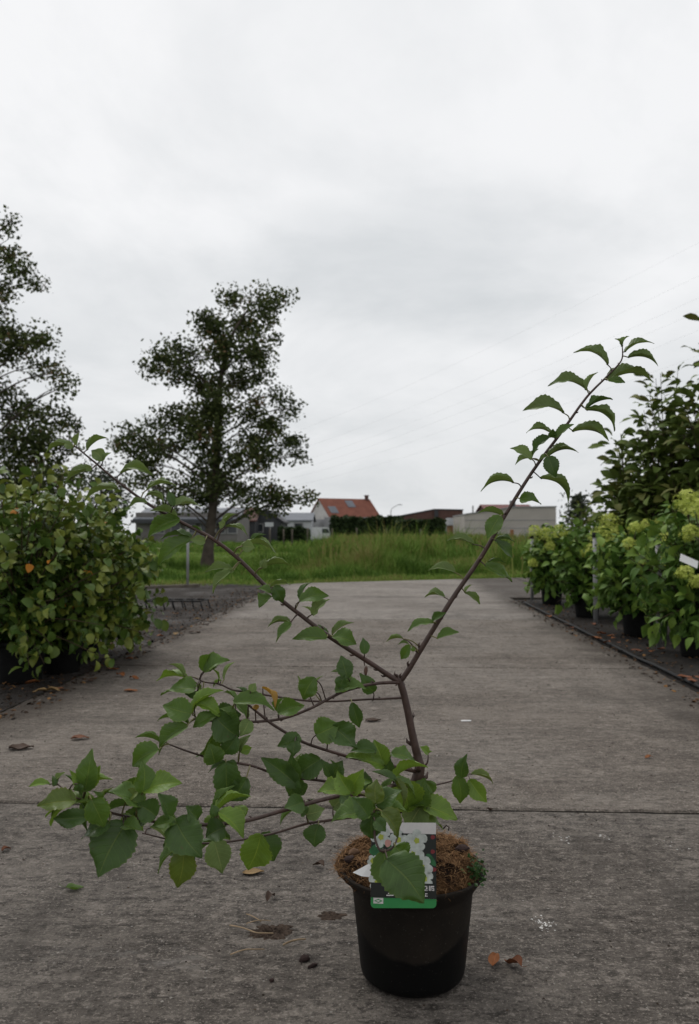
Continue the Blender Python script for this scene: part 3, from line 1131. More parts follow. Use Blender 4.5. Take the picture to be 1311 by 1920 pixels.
def tree(name, label, trunk, Y, clumps, leaf, dens, bark=M_BARK, mat=M_TREE, yr=1.5):
    """trunk: list of (px,py,radius); clumps: (px,py,rx,ry) in photo pixels at depth Y"""
    base = gnd(trunk[0][0], 1004 + CAM_H * F / Y, 0)
    base.z = -0.08
    th = empty(name, base)
    tp = [(at(px, py, Y), r) for px, py, r in trunk]
    tp[0] = (base, trunk[0][2])
    pts, rad = catmull(tp, 5)
    m = MB()
    m.tube(pts, rad, 12, wob=0.15)
    m.build('trunk', bark, th)
    mp = Y / F
    P, S, T = [], [], []
    for (px, py, rx, ry) in clumps:
        yj = random.uniform(-yr, yr) * (0.4 + 0.6 * min(1, abs(px - trunk[-1][0]) / 100 + .3))
        if abs(px - 406) < 9:
            yj = -random.uniform(.4, 1.1)
        C = at(px, py, Y + yj)
        # limb from trunk to the clump
        best = min(range(len(pts)), key=lambda i: abs(pts[i].z - (C.z - 0.25 - 0.35 * (C - pts[i]).xy.length)))
        A = pts[best]
        mid = A.lerp(C, 0.55) + Vector((random.uniform(-.15, .15), random.uniform(-.15, .15), 0.10 * (C - A).length))
        r0 = max(0.010, min(rad[best] * 0.35, 0.012 + 0.008 * (C - A).length))
        lp, lr = catmull([(A, r0), (mid, r0 * .6), (C, 0.008)], 5)
        m = MB()
        m.tube(lp, lr, 6, wob=.1)
        for k in range(5):
            q = lp[random.randint(5, len(lp) - 1)]
            e = C + Vector((random.gauss(0, rx * mp * .6), random.gauss(0, rx * mp * .6), random.gauss(0, ry * mp * .7)))
            m.tube([q, q.lerp(e, .5) + Vector((0, 0, .05)), e], [.01, .007, .003], 4)
        m.build('limb', bark, th)
        # sub-clusters of leaves give an uneven outline with gaps
        nsub = max(3, int(rx * ry / 58))
        for s in range(nsub):
            d = rng.normal(0, 1, 3)
            d /= np.linalg.norm(d) + 1e-6
            rr = random.random() ** 0.5
            c0 = np.array(C) + d * np.array([rx * mp, rx * mp * 1.1, ry * mp]) * rr * 0.98
            nl = int(dens * random.uniform(0.5, 1.4))
            sr = min(random.uniform(0.13, 0.32) * (Y / 24), 0.9 * rx * mp)
            nl = int(nl * min(1, rx * mp / 0.30))
            pp = c0 + np.clip(rng.normal(0, 1, (nl, 3)), -1.45, 1.45) * np.array([sr, sr, sr * 0.85])
            P.append(pp)
            S.append(rng.uniform(0.7, 1.3, nl) * leaf)
            base_t = random.uniform(0.2, 0.62) + (0.32 if random.random() < 0.14 else 0)
            T.append(np.clip(base_t + rng.normal(0, 0.16, nl), 0, 1))
    # thinner sprays of leaves bridge neighbouring clumps
    for i, (ax_, ay_, arx, ary) in enumerate(clumps):
        for (bx_, by_, brx, bry) in clumps[i + 1:]:
            dpx = math.hypot(ax_ - bx_, ay_ - by_)
            if dpx > 52 or random.random() < .45:
                continue
            for s in range(1):
                q = random.uniform(.25, .75)
                c0 = np.array(at(ax_ + (bx_ - ax_) * q + random.gauss(0, 7), ay_ + (by_ - ay_) * q + random.gauss(0, 6), Y + random.uniform(-yr, yr) * .8))
                nl = int(dens * random.uniform(.25, .6))
                sr = random.uniform(.14, .36) * (Y / 24)
                P.append(c0 + np.clip(rng.normal(0, 1, (nl, 3)), -1.5, 1.5) * np.array([sr, sr, sr * .75]))
                S.append(rng.uniform(0.7, 1.3, nl) * leaf)
                T.append(np.clip(random.uniform(.3, .75) + rng.normal(0, 0.16, nl), 0, 1))
    P, S, T = np.concatenate(P), np.concatenate(S), np.concatenate(T)
    me = cards(P - np.array(base), S, T, 'crown', mat, 0.0)
    link('crown', me, th)
    tag(th, label, 'tree')
    return th


mid = [(500, 565, 42, 15), (530, 560, 15, 9), (440, 562, 28, 16), (380, 598, 16, 15), (400, 620, 38, 22), (460, 608, 40, 22), (500, 590, 22, 12),
       (350, 660, 32, 20), (420, 658, 48, 24), (470, 668, 33, 22), (312, 672, 24, 16), (280, 690, 16, 7), (340, 698, 33, 16), (380, 718, 42, 18), (405, 745, 24, 14), (412, 775, 22, 14), (408, 812, 24, 14), (400, 855, 26, 14), (412, 845, 22, 14), (402, 905, 26, 12), (440, 712, 46, 20), (490, 700, 18, 13), (480, 645, 22, 14), (515, 635, 9, 5),
       (545, 768, 18, 12), (520, 742, 16, 10), (330, 778, 36, 18), (385, 770, 44, 22), (465, 768, 36, 18), (300, 800, 28, 18), (510, 800, 28, 18), (545, 830, 24, 16), (360, 810, 46, 20), (480, 828, 34, 20),
       (255, 820, 32, 16), (222, 832, 14, 8), (270, 845, 33, 16), (320, 835, 38, 16), (280, 870, 18, 13), (500, 850, 33, 13), (562, 856, 12, 10), (455, 858, 28, 16), (370, 892, 28, 15), (425, 890, 30, 15),
       (350, 915, 38, 15), (290, 902, 36, 12), (250, 905, 16, 8), (480, 880, 22, 13), (440, 920, 38, 15), (500, 925, 32, 12), (540, 930, 28, 10), (575, 934, 12, 8), (390, 930, 28, 13), (330, 943, 32, 11), (470, 943, 28, 10), (530, 948, 22, 8), (300, 925, 22, 10)]
tree('broadleaf_tree', 'lone broadleaf tree with dark irregular crown in the grass', [(388, 1062, 0.24), (391, 1030, 0.16), (397, 970, 0.135), (404, 900, 0.12), (409, 800, 0.10), (413, 720, 0.075), (430, 640, 0.05), (465, 580, 0.02)], 24.0, [(a_, b_, c_ * .95, d_ * .84) for a_, b_, c_, d_ in mid], 0.108, 74)

left = [(22, 418, 12, 11), (18, 440, 10, 12), (15, 482, 28, 17), (42, 510, 24, 16), (75, 531, 14, 7), (8, 545, 20, 20), (10, 590, 15, 13), (28, 632, 44, 18), (68, 640, 24, 14), (20, 665, 38, 15), (85, 690, 28, 12), (110, 700, 16, 9), (118, 726, 15, 9),
        (5, 742, 28, 22), (40, 770, 42, 18), (90, 780, 36, 19), (130, 800, 16, 12), (20, 820, 46, 22), (80, 828, 42, 19), (128, 842, 18, 16), (35, 872, 46, 22), (100, 875, 30, 15),
        (-40, 500, 36, 24), (-45, 560, 40, 24), (-40, 625, 50, 26), (-60, 700, 50, 26), (-50, 760, 54, 30), (-60, 840, 54, 30), (-110, 600, 40, 30), (-120, 760, 50, 36), (-110, 860, 50, 30), (30, 905, 54, 20), (100, 905, 40, 17), (-40, 925, 56, 26), (148, 898, 22, 12), (60, 935, 50, 16)]
tree('broadleaf_tree', 'taller dark tree reaching in from the edge behind the leafy potted shrubs', [(-50, 1070, 0.26), (-48, 990, 0.18), (-42, 850, 0.14), (-38, 700, 0.11), (-30, 560, 0.07), (-10, 450, 0.03), (15, 420, 0.015)], 22.5, [(a_, b_, c_ * .95, d_ * .92) for a_, b_, c_, d_ in left], 0.108, 62)

M_FARTREE = foliage('far_tree_leaves', [(0.0, (0.022, 0.030, 0.018)), (0.5, (0.040, 0.052, 0.030)), (1.0, (0.07, 0.078, 0.045))], 0.7, 0.2)
tree('distant_tree', 'small greyish tree far behind the leafy potted shrubs', [(195, 1027, 0.2), (194, 980, 0.14), (190, 930, 0.09), (190, 885, 0.03)], 58.0,
     [(190, 882, 16, 10), (172, 905, 26, 15), (212, 915, 24, 14), (190, 935, 36, 14), (228, 945, 20, 14), (160, 950, 26, 14), (205, 965, 30, 12)], 0.24, 45, mat=M_FARTREE)
# distant conifer tip above the pale building
tree('distant_conifer', 'distant conifer tip above the end of the pale building', [(1085, 1024, 0.3), (1085, 980, 0.2), (1085, 930, 0.03)], 70.0,
     [(1085, 935, 4, 6), (1085, 944, 7, 5), (1084, 953, 10, 5), (1086, 962, 13, 5), (1085, 972, 15, 5), (1085, 983, 17, 5)], 0.26, 70, mat=M_FARTREE, yr=0.2)


# ------------------------------------------------------------------ shrubs in pots
def leaf_variant(name, mat, tint, kind):
    """a small folded leaf, length 1 along x; 12-14 triangles"""
    if kind == 'round':
        st = [(0.0, 0.02), (0.16, 0.24), (0.42, 0.38), (0.7, 0.32), (0.9, 0.16), (1.0, 0.0)]
    elif kind == 'pointed':
        st = [(0.0, 0.02), (0.15, 0.19), (0.38, 0.29), (0.65, 0.20), (0.85, 0.08), (1.0, 0.0)]
    else:
        st = [(0.0, 0.02), (0.2, 0.12), (0.45, 0.20), (0.7, 0.21), (0.9, 0.10), (1.0, 0.0)]
    fold, arch = random.uniform(0.15, 0.55), random.uniform(0.05, 0.3)
    V, Fc = [], []
    for (t_, w) in st:
        zc = arch * (4 * t_ * (1 - t_)) * 0.5 - arch * 0.5 * t_ * t_
        V += [(t_, -w, zc + w * fold + 0.03 * random.uniform(-1, 1)), (t_, 0, zc), (t_, w, zc + w * fold + 0.03 * random.uniform(-1, 1))]
    for i in range(len(st) - 1):
        a = i * 3
        Fc += [(a, a + 1, a + 4), (a, a + 4, a + 3), (a + 1, a + 2, a + 5), (a + 1, a + 5, a + 4)]
    V, Fc = np.array(V), np.array(Fc)
    me = fast_mesh(name, V, Fc, mat, np.full(len(V), tint), True)
    return me, V, Fc


def make_variants(name, mat, kind, tints):
    out = []
    for t_ in tints:
        out.append(leaf_variant(name, mat, t_, kind) + (t_,))
    return out


M_POT = plain('black_pot', (0.006, 0.006, 0.006), 0.65, 0.3, 14, 0.12)
M_STEM = plain('shrub_stem', (0.07, 0.05, 0.032), 0.85, 0.3, 20, 0.2)
M_COMPOST = plain('compost', (0.03, 0.022, 0.016), 0.95, 0.4, 30, 0.1, 0.6, 80)


def pot_part(th, c, r, h):
    m = MB()
    m.lathe(c, [(0.001, 0.0), (r * .76, 0.0), (r * .79, 0.012), (r * .93, h * .88), (r * .93, h * .885), (r, h * .90), (r * 1.01, h), (r * .97, h), (r * .92, h * .9), (r * .9, h * .86)], 28)
    m.build('pot', M_POT, th)
    m = MB()
    m.lathe(c, [(r * .915, h * .885), (r * .6, h * .91), (0.001, h * .915)], 20)
    m.build('compost', M_COMPOST, th)


def frame_from(d, up_hint):
    d = d.normalized()
    y = up_hint.cross(d)
    if y.length < 1e-3:
        y = Vector((0, 1, 0)).cross(d)
    y.normalize()
    z = d.cross(y)
    return d, y, z


def shrub(name, label, cat, c, height, spread, nstem, leaves_per, leaf, variants, pot_r, pot_h, npart, group=None, opposite=False, low=0.15, upright=0.5,
          stem_r=0.006, skirt=0, heads=None, clip=None, top_tint=0.0, lean=(0, 0), orange=None):
    th = empty(name, (c[0], c[1], c[2]))
    if pot_r:
        pot_part(th, c, pot_r, pot_h)
    m = MB()
    LV = []
    tips = []
    C = Vector(c)
    for s in range(nstem + skirt):
        a = 2 * math.pi * (s + random.random() * .7) / nstem * 1.0 * 2.4
        rr = math.sqrt(random.random())
        r_out = spread * (0.25 + 0.8 * rr)
        el = (height - pot_h) * (1.0 - (0.72 - 0.3 * upright) * rr ** 1.6) * random.uniform(0.72, 1.14)
        if s >= nstem:
            a = random.uniform(0, 2 * math.pi)
            r_out = spread * random.uniform(0.75, 1.08)
            el = (height - pot_h) * random.uniform(-0.13, 0.32)
        end = C + Vector((math.cos(a) * r_out + lean[0], math.sin(a) * r_out + lean[1], pot_h + el))
        st = C + Vector((math.cos(a) * pot_r * .35, math.sin(a) * pot_r * .35, pot_h * .85))
        m1 = st.lerp(end, 0.45) + Vector((-math.cos(a) * r_out * .16, -math.sin(a) * r_out * .16, max(el * .14, .10 if s >= nstem else 0)))
        pts, rad = catmull([(st, stem_r), (m1, stem_r * .7), (end, stem_r * .25)], 6)
        m.tube(pts, rad, 5, cap=False)
        if s < nstem:
            tips.append((end, (pts[-1] - pts[-3]).normalized()))
        n = int(leaves_per * random.uniform(0.8, 1.2))
        ph = random.random() * 6
        for k in range(n):
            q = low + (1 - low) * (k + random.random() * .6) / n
            f = q * (len(pts) - 1)
            i = min(int(f), len(pts) - 2)
            p = pts[i].lerp(pts[i + 1], f - i)
            tn = (pts[i + 1] - pts[i]).normalized()
            an = ph + k * (math.pi if opposite and k % 2 else 2.4)
            sd_ = tn.cross(Vector((math.cos(an), math.sin(an), 0.3))).normalized()
            d = (sd_ * 1.0 + tn * random.uniform(0.1, 0.7) + Vector((0, 0, random.uniform(-.45, .5) if not opposite else random.uniform(-.5, .25)))).normalized()
            # twiglet: push the leaf out a bit
            p = p + sd_ * random.uniform(0.0, 0.07) * leaf / 0.07
            LV.append((p, d, q))
    stems = m.build('stems', M_STEM, th)
    # leaf transforms
    rows = []
    for (p, d, q) in LV:
        if clip and clip(p):
            continue
        up = Vector((random.gauss(0, .75), random.gauss(0, .75), 1)).normalized()
        ex, ey, ez = frame_from(d, up)
        s = leaf * random.uniform(0.5, 1.35)
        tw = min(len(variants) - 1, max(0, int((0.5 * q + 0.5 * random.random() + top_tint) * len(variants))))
        rows.append((p, ex, ey, ez, s, tw))
    rows.sort(key=lambda r_: (r_[0] - Vector((0, 0, CAM_H))).length - 0.25 * r_[0].z)
    for (p, ex, ey, ez, s, tw) in rows[:npart]:
        me = variants[tw][0]
        if orange and random.random() < orange[0]:
            me = orange[1]
        o = link('leaf', me, th)
        M_ = Matrix(((ex.x * s, ey.x * s, ez.x * s, p.x - c[0]), (ex.y * s, ey.y * s, ez.y * s, p.y - c[1]), (ex.z * s, ey.z * s, ez.z * s, p.z - c[2]), (0, 0, 0, 1)))
        o.matrix_local = M_
    rest = rows[npart:]
    if rest:
        Vs, Fs, Ts, n0 = [], [], [], 0
        for (p, ex, ey, ez, s, tw) in rest:
            _, V, Fc, t_ = variants[tw]
            A = np.array([ex, ey, ez])
            Vs.append(V @ A * s + (np.array(p) - np.array(c)))
            Fs.append(Fc + n0)
            Ts.append(np.full(len(V), t_))
            n0 += len(V)
        me = fast_mesh('foliage', np.concatenate(Vs), np.concatenate(Fs), variants[0][0].materials[0], np.concatenate(Ts), True)
        o = link('foliage', me, th)
        o['kind'] = 'stuff'
    if heads:
        heads(th, tips)
    tag(th, label, cat, group)
    return th


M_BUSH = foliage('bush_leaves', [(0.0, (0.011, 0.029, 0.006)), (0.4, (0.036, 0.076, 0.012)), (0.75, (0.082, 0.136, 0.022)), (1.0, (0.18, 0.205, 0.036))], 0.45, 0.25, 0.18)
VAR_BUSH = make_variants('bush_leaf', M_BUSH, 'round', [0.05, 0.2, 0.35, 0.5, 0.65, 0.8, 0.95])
M_AUTUMN = foliage('autumn_leaf', [(0.0, (0.35, 0.12, 0.01)), (1.0, (0.50, 0.20, 0.015))], 0.6, 0.3)
AUT = leaf_variant('autumn_leaf', M_AUTUMN, 0.6, 'round')[0]
GL = 'leafy green shrubs in black pots beside the path'
bx = lambda px, py: gnd(px, py, -0.02)
p = bx(138, 1242)
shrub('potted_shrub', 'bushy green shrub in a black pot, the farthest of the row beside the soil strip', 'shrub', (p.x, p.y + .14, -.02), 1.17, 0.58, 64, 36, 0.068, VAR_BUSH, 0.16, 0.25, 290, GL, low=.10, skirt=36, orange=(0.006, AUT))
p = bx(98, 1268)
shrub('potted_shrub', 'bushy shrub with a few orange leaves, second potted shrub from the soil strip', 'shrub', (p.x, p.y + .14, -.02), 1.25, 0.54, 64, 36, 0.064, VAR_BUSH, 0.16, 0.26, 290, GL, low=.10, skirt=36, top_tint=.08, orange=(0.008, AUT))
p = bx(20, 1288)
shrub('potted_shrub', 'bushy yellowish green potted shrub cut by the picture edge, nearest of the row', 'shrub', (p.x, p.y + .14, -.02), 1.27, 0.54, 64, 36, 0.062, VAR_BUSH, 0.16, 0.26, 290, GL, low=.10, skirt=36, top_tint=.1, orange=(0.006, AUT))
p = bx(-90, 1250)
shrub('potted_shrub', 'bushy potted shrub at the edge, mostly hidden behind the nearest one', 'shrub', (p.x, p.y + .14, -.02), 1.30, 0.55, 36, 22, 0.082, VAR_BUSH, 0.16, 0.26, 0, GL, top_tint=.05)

# flowering panicle shrubs along the right
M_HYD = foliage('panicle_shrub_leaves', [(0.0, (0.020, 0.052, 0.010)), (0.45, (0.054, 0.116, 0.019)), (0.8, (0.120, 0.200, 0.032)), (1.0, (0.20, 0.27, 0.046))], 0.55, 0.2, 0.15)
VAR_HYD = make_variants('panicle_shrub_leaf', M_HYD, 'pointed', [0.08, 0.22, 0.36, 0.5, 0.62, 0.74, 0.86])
M_BLOOM = foliage('lime_flowers', [(0.0, (0.28, 0.36, 0.05)), (0.5, (0.44, 0.50, 0.10)), (1.0, (0.60, 0.63, 0.20))], 0.7, 0.2, 0.2)


def panicles(spots):
    """spots: (px, py, Y, size) of each flower head as it stands above the leaves"""
    def fn(th, tips):
        for (px, py, Yh, size) in spots:
            e = at(px, py + 6, Yh) - Vector((0, 0, size * .3))
            near = min(tips, key=lambda t_: (t_[0] - e).length)[0]
            n = int(70 + 900 * size)
            h = size
            q = rng.uniform(0, 1, n)
            ang = rng.uniform(0, 2 * np.pi, n)
            ph = random.random() * 6
            rad = np.sqrt(np.clip(1 - (q * 1.45 - .5) ** 2, 0, 1)) * h * 0.60 * rng.uniform(0.5, 1.08, n) * (1 + .22 * np.sin(ang * 3 + ph) + .12 * np.sin(ang * 5 + q * 9 + ph)) + 0.006
            d = Vector((random.gauss(0, .2), random.gauss(0, .2), 1)).normalized()
            dd = np.array(d)
            a = np.cross(dd, [0.2, 1, 0.1]); a /= np.linalg.norm(a)
            b_ = np.cross(dd, a)
            P = np.array(e) + dd * (q * h * 0.95 - h * .12)[:, None] + (a * np.cos(ang)[:, None] + b_ * np.sin(ang)[:, None]) * rad[:, None]
            nrm = (a * np.cos(ang)[:, None] + b_ * np.sin(ang)[:, None]) + dd * 0.6 + rng.normal(0, .4, (n, 3))
            nrm /= np.linalg.norm(nrm, axis=1)[:, None]
            ex = np.cross(nrm, rng.normal(0, 1, (n, 3))); ex /= np.linalg.norm(ex, axis=1)[:, None]
            ey = np.cross(nrm, ex)
            V0 = np.array([(0, 0, 0), (.9, .35, .2), (.35, .9, .2), (-.35, .9, .2), (-.9, .35, .2), (-.9, -.35, .2), (-.35, -.9, .2), (.35, -.9, .2), (.9, -.35, .2)])
            F0 = np.array([(0, 1, 2), (0, 3, 4), (0, 5, 6), (0, 7, 8)])
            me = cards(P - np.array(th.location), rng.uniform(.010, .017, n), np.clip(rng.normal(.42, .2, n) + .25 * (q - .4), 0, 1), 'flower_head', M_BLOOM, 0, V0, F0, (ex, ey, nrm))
            o = link('flower_head', me, th)
            o['kind'] = 'stuff'
            m = MB()
            c0 = Vector(th.location)
            m.tube([e + Vector((0, 0, size * .2)), e.lerp(near, .5) - Vector((0, 0, .05)), near.lerp(Vector((c0.x, c0.y, near.z * .6)), .4)], [.003, .004, .005], 5)
            m.build('flower_stalk', M_STEM, th)
    return fn


GH = 'lime flowering shrubs in pots along the weed mat'
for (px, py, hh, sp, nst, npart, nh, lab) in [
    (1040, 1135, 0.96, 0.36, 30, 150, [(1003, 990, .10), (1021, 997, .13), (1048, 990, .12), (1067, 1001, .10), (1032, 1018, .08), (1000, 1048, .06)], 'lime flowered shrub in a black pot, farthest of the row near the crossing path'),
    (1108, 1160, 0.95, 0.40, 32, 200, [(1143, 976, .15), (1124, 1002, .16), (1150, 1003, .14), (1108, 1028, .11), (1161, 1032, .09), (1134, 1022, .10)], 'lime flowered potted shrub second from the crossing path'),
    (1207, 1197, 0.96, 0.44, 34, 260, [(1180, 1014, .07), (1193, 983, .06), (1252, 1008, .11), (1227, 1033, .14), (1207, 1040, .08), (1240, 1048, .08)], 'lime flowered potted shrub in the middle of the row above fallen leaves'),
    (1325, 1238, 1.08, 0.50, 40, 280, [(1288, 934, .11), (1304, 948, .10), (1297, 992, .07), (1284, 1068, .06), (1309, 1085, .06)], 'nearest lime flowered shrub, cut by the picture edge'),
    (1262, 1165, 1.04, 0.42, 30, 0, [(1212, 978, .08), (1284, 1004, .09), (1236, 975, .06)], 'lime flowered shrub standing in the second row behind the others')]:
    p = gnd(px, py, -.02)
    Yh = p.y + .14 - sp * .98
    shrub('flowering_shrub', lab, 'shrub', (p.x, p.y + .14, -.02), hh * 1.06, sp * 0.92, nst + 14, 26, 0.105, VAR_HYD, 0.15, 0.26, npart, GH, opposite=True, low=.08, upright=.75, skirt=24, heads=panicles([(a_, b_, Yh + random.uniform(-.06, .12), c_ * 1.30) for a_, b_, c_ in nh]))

# tall evergreen shrubs at the back right
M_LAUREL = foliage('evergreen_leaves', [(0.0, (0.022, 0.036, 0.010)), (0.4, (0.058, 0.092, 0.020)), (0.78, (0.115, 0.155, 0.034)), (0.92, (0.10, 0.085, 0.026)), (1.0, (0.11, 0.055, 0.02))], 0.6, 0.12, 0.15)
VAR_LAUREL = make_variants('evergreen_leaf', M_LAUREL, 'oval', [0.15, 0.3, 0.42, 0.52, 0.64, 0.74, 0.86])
GE = 'tall evergreen shrubs behind the flowering row'
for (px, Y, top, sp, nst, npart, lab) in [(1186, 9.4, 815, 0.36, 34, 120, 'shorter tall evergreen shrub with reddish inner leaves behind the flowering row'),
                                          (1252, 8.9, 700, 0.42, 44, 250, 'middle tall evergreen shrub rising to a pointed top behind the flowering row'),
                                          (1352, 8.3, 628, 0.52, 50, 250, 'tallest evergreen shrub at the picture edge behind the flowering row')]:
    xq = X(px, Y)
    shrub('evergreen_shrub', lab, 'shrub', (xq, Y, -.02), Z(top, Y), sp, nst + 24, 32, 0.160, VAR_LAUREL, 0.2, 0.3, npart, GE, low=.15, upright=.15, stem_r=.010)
# thin dark shrub with open sideways twigs
p = Vector((X(1098, 11.0), 11.0, -.02))
shrub('evergreen_shrub', 'thin dark shrub with open twigs in front of the end of the pale building', 'shrub', tuple(p), Z(944, 11.0), 0.40, 26, 22, 0.10, VAR_LAUREL, 0.16, 0.26, 60, GE, low=.2, upright=1.0, skirt=8)

# stakes in the weed mat
for (px, py, zt, w, lab) in [(998, 1126, 0.83, .045, 'grey metal stake nearest the crossing path'), (1043, 1133, 0.93, .05, 'grey metal stake with dark cap rising through the farthest flowering shrub'),
                             (1117, 1168, 0.85, .045, 'grey metal stake in front of the second flowering shrub'), (1236, 1217, 0.8, .042, 'pale grey stake in front of the nearest flowering shrub')]:
    p = gnd(px, py, -.02)
    th = empty('stake', (p.x, p.y, -.05))
    m = MB()
    m.tube([(p.x, p.y, -.06), (p.x, p.y, zt)], w / 2, 10)
    m.build('post', M_STEEL, th)
    m = MB()
    m.tube([(p.x, p.y, zt + .001), (p.x, p.y, zt + .05)], w / 2 + .006, 10)
    m.build('cap', M_BLACK, th)
    tag(th, lab, 'stake', 'metal stakes along the weed mat')

# white plant tag in the nearest flowering shrub
M_CARD = plain('white_card', (0.72, 0.72, 0.72), 0.5, 0.04, 3)
c_ = at(1292, 1052, 5.62)
th = empty('plant_tag', c_ - Vector((0, 0, .1)))
m = MB()
rot = Matrix.Rotation(R(24), 3, 'Y') @ Matrix.Rotation(R(-30), 3, 'X')
m.box(c_, (.13, .003, .06), M=rot)
m.build('card', M_CARD, th)
m = MB()
m.tube([c_ + Vector((.02, .004, 0)), c_ + Vector((.05, .05, -.18))], .003, 5)
m.build('stick', M_STEM, th)
tag(th, 'white tilted plant tag stuck in the nearest flowering shrub', 'plant tag')


# ------------------------------------------------------------------ the young tree in its pot
PC = Vector((0.125, 1.663, 0.0))
hero = empty('potted_young_tree', PC)
tag(hero, 'young branching shrub with broad green leaves in a black pot on the concrete', 'potted plant')

t = NT('dusty_black_pot')
sep = t.node('ShaderNodeSeparateXYZ')
t.l.new(t.tc.outputs['Object'], sep.inputs[0])
wob = t.math('MULTIPLY', t.math('SUBTRACT', t.noise(9, 5, 0.6), 0.5), 0.035)
# dried-mud line: higher at the sides, dipping in the middle
dip = t.math('MULTIPLY', t.math('MULTIPLY', t.math('SUBTRACT', sep.outputs[0], -0.01), t.math('SUBTRACT', sep.outputs[0], -0.01)), 3.2)
lvl = t.math('SUBTRACT', t.math('ADD', sep.outputs[2], wob), dip)
up = t.mr(lvl, 0.070, 0.082)
dust = t.math('MULTIPLY', up, t.mr(t.noise(7, 6, 0.65), 0.2, 0.75, 0.15, 0.75))
c = t.mix(dust, (0.0035, 0.0035, 0.0035), (0.030, 0.023, 0.017))
c = t.mix(t.math('MULTIPLY', t.mr(t.noise(160, 4, 0.7), 0.60, 0.75), t.math('MULTIPLY', up, 0.5)), c, (0.085, 0.075, 0.062))
sp_ = t.voro(130)
c = t.mix(t.math('MULTIPLY', t.math('LESS_THAN', sp_.outputs['Distance'], 0.07), 0.5), c, (0.12, 0.11, 0.10))
t.bump(t.noise(40, 4), 0.08, 0.003)
M_HPOT = t.fin(c, t.mr(dust, 0, 0.6, 0.5, 0.9), 0.14)

m = MB()
m.lathe(PC, [(0.001, 0.004), (0.080, 0.004), (0.094, 0.006), (0.1015, 0.014), (0.104, 0.026), (0.1195, 0.176), (0.1205, 0.178), (0.124, 0.182), (0.135, 0.197), (0.1420, 0.207), (0.1440, 0.2125), (0.1425, 0.2145),
             (0.136, 0.213), (0.130, 0.202), (0.124, 0.188), (0.118, 0.182)], 72)
m.build('pot', M_HPOT, hero)

t = NT('coir')
n1, n2, n3 = t.noise(14, 6, 0.7), t.noise(120, 5, 0.75, t.coords((1, 1, 2.5), (0.4, 0.3, 0.8))), t.noise(45, 5)
c = t.ramp(n2, [(0.3, (0.045, 0.023, 0.011)), (0.52, (0.125, 0.068, 0.032)), (0.72, (0.24, 0.145, 0.075))])
c = t.mix(t.mr(n1, 0.46, 0.58), c, (0.022, 0.013, 0.009))
t.bump(t.math('ADD', n2, t.math('MULTIPLY', n3, 1.5)), 1.0, 0.01)
M_COIR = t.fin(c, 0.95, 0.1)
M_COIRF = foliage('coir_fibre', [(0.0, (0.05, 0.025, 0.012)), (0.5, (0.16, 0.085, 0.04)), (1.0, (0.30, 0.18, 0.09))], 0.9, 0.1)
# root ball: lumpy top rising above the rim, bulging over its left side
def ball_r(a):
    return 0.1300 + 0.026 * math.exp(-((a - 2.85) / 0.75) ** 2) + 0.004 * mnoise.noise(Vector((math.cos(a) * 3, math.sin(a) * 3, 1)))


def ball_h(x, y):
    q = Vector((x * 22, y * 22, 0))
    h = 0.244 + 0.010 * mnoise.noise(q) + 0.008 * mnoise.noise(q * 2.7) + 0.005 * mnoise.noise(q * 7)
    h += 0.008 * math.exp(-(((x - .07) / .06) ** 2 + ((y - .02) / .07) ** 2))
    h -= 0.018 * math.exp(-(((x + .07) / .04) ** 2 + ((y + .0) / .05) ** 2))
    return h


V, Fc = [], []
NR, NA = 34, 150
for i in range(NR + 1):
    for k in range(NA):
        a = 2 * math.pi * k / NA
        f = i / NR
        r = ball_r(a) * min(1, f * 1.0)
        x_, y_ = r * math.cos(a), r * math.sin(a)
        z_ = ball_h(x_, y_) - 0.040 * max(0, (f - .75) / .25) ** 2
        V.append((PC.x + x_, PC.y + y_, z_))
for k in range(NA):
    a = 2 * math.pi * k / NA
    V.append((PC.x + math.cos(a) * .124, PC.y + math.sin(a) * .124, 0.187))
for i in range(NR + 1):
    for k in range(NA):
        Fc.append((i * NA + k, i * NA + (k + 1) % NA, (i + 1) * NA + (k + 1) % NA, (i + 1) * NA + k))
m = MB()
m.add(V, Fc, 0, True)
ball = m.build('root_ball', M_COIR, hero)
# loose coir fibres
n = 7000
a = rng.uniform(0, 2 * np.pi, n)
rr = np.sqrt(rng.uniform(0, 1.0, n)) * np.array([ball_r(q_) for q_ in a]) * 1.003
px_, py_ = rr * np.cos(a), rr * np.sin(a)
pz_ = np.array([ball_h(x_, y_) for x_, y_ in zip(px_, py_)]) - 0.040 * np.clip((rr / np.array([ball_r(q_) for q_ in a]) - .75) / .25, 0, 1) ** 2
L_ = rng.uniform(0.008, 0.026, n)
da = rng.uniform(0, 2 * np.pi, n)
dirv = np.stack([np.cos(da), np.sin(da), rng.uniform(-.1, .45, n)], 1)
sid = np.stack([-np.sin(da), np.cos(da), np.zeros(n)], 1) * 0.00055
P0 = np.stack([px_, py_, pz_ + .0005], 1)
P1 = P0 + dirv * L_[:, None] * .5 + np.array([0, 0, .0012])
P2 = P0 + dirv * L_[:, None] + np.stack([np.zeros(n), np.zeros(n), -L_ * .15], 1) + sid * rng.normal(0, 6, n)[:, None]
V = np.stack([P0 - sid, P0 + sid, P1 - sid, P1 + sid, P2], 1).reshape(-1, 3)
b0 = (np.arange(n) * 5)[:, None]
Fc = np.concatenate([b0 + np.array([[0, 1, 3]]), b0 + np.array([[0, 3, 2]]), b0 + np.array([[2, 3, 4]])], 1).reshape(-1, 3)
me = fast_mesh('coir_fibres', V, Fc, M_COIRF, np.repeat(np.clip(rng.normal(.5, .25, n), 0, 1), 5))
o = link('coir_fibres', me, hero)
o['kind'] = 'stuff'
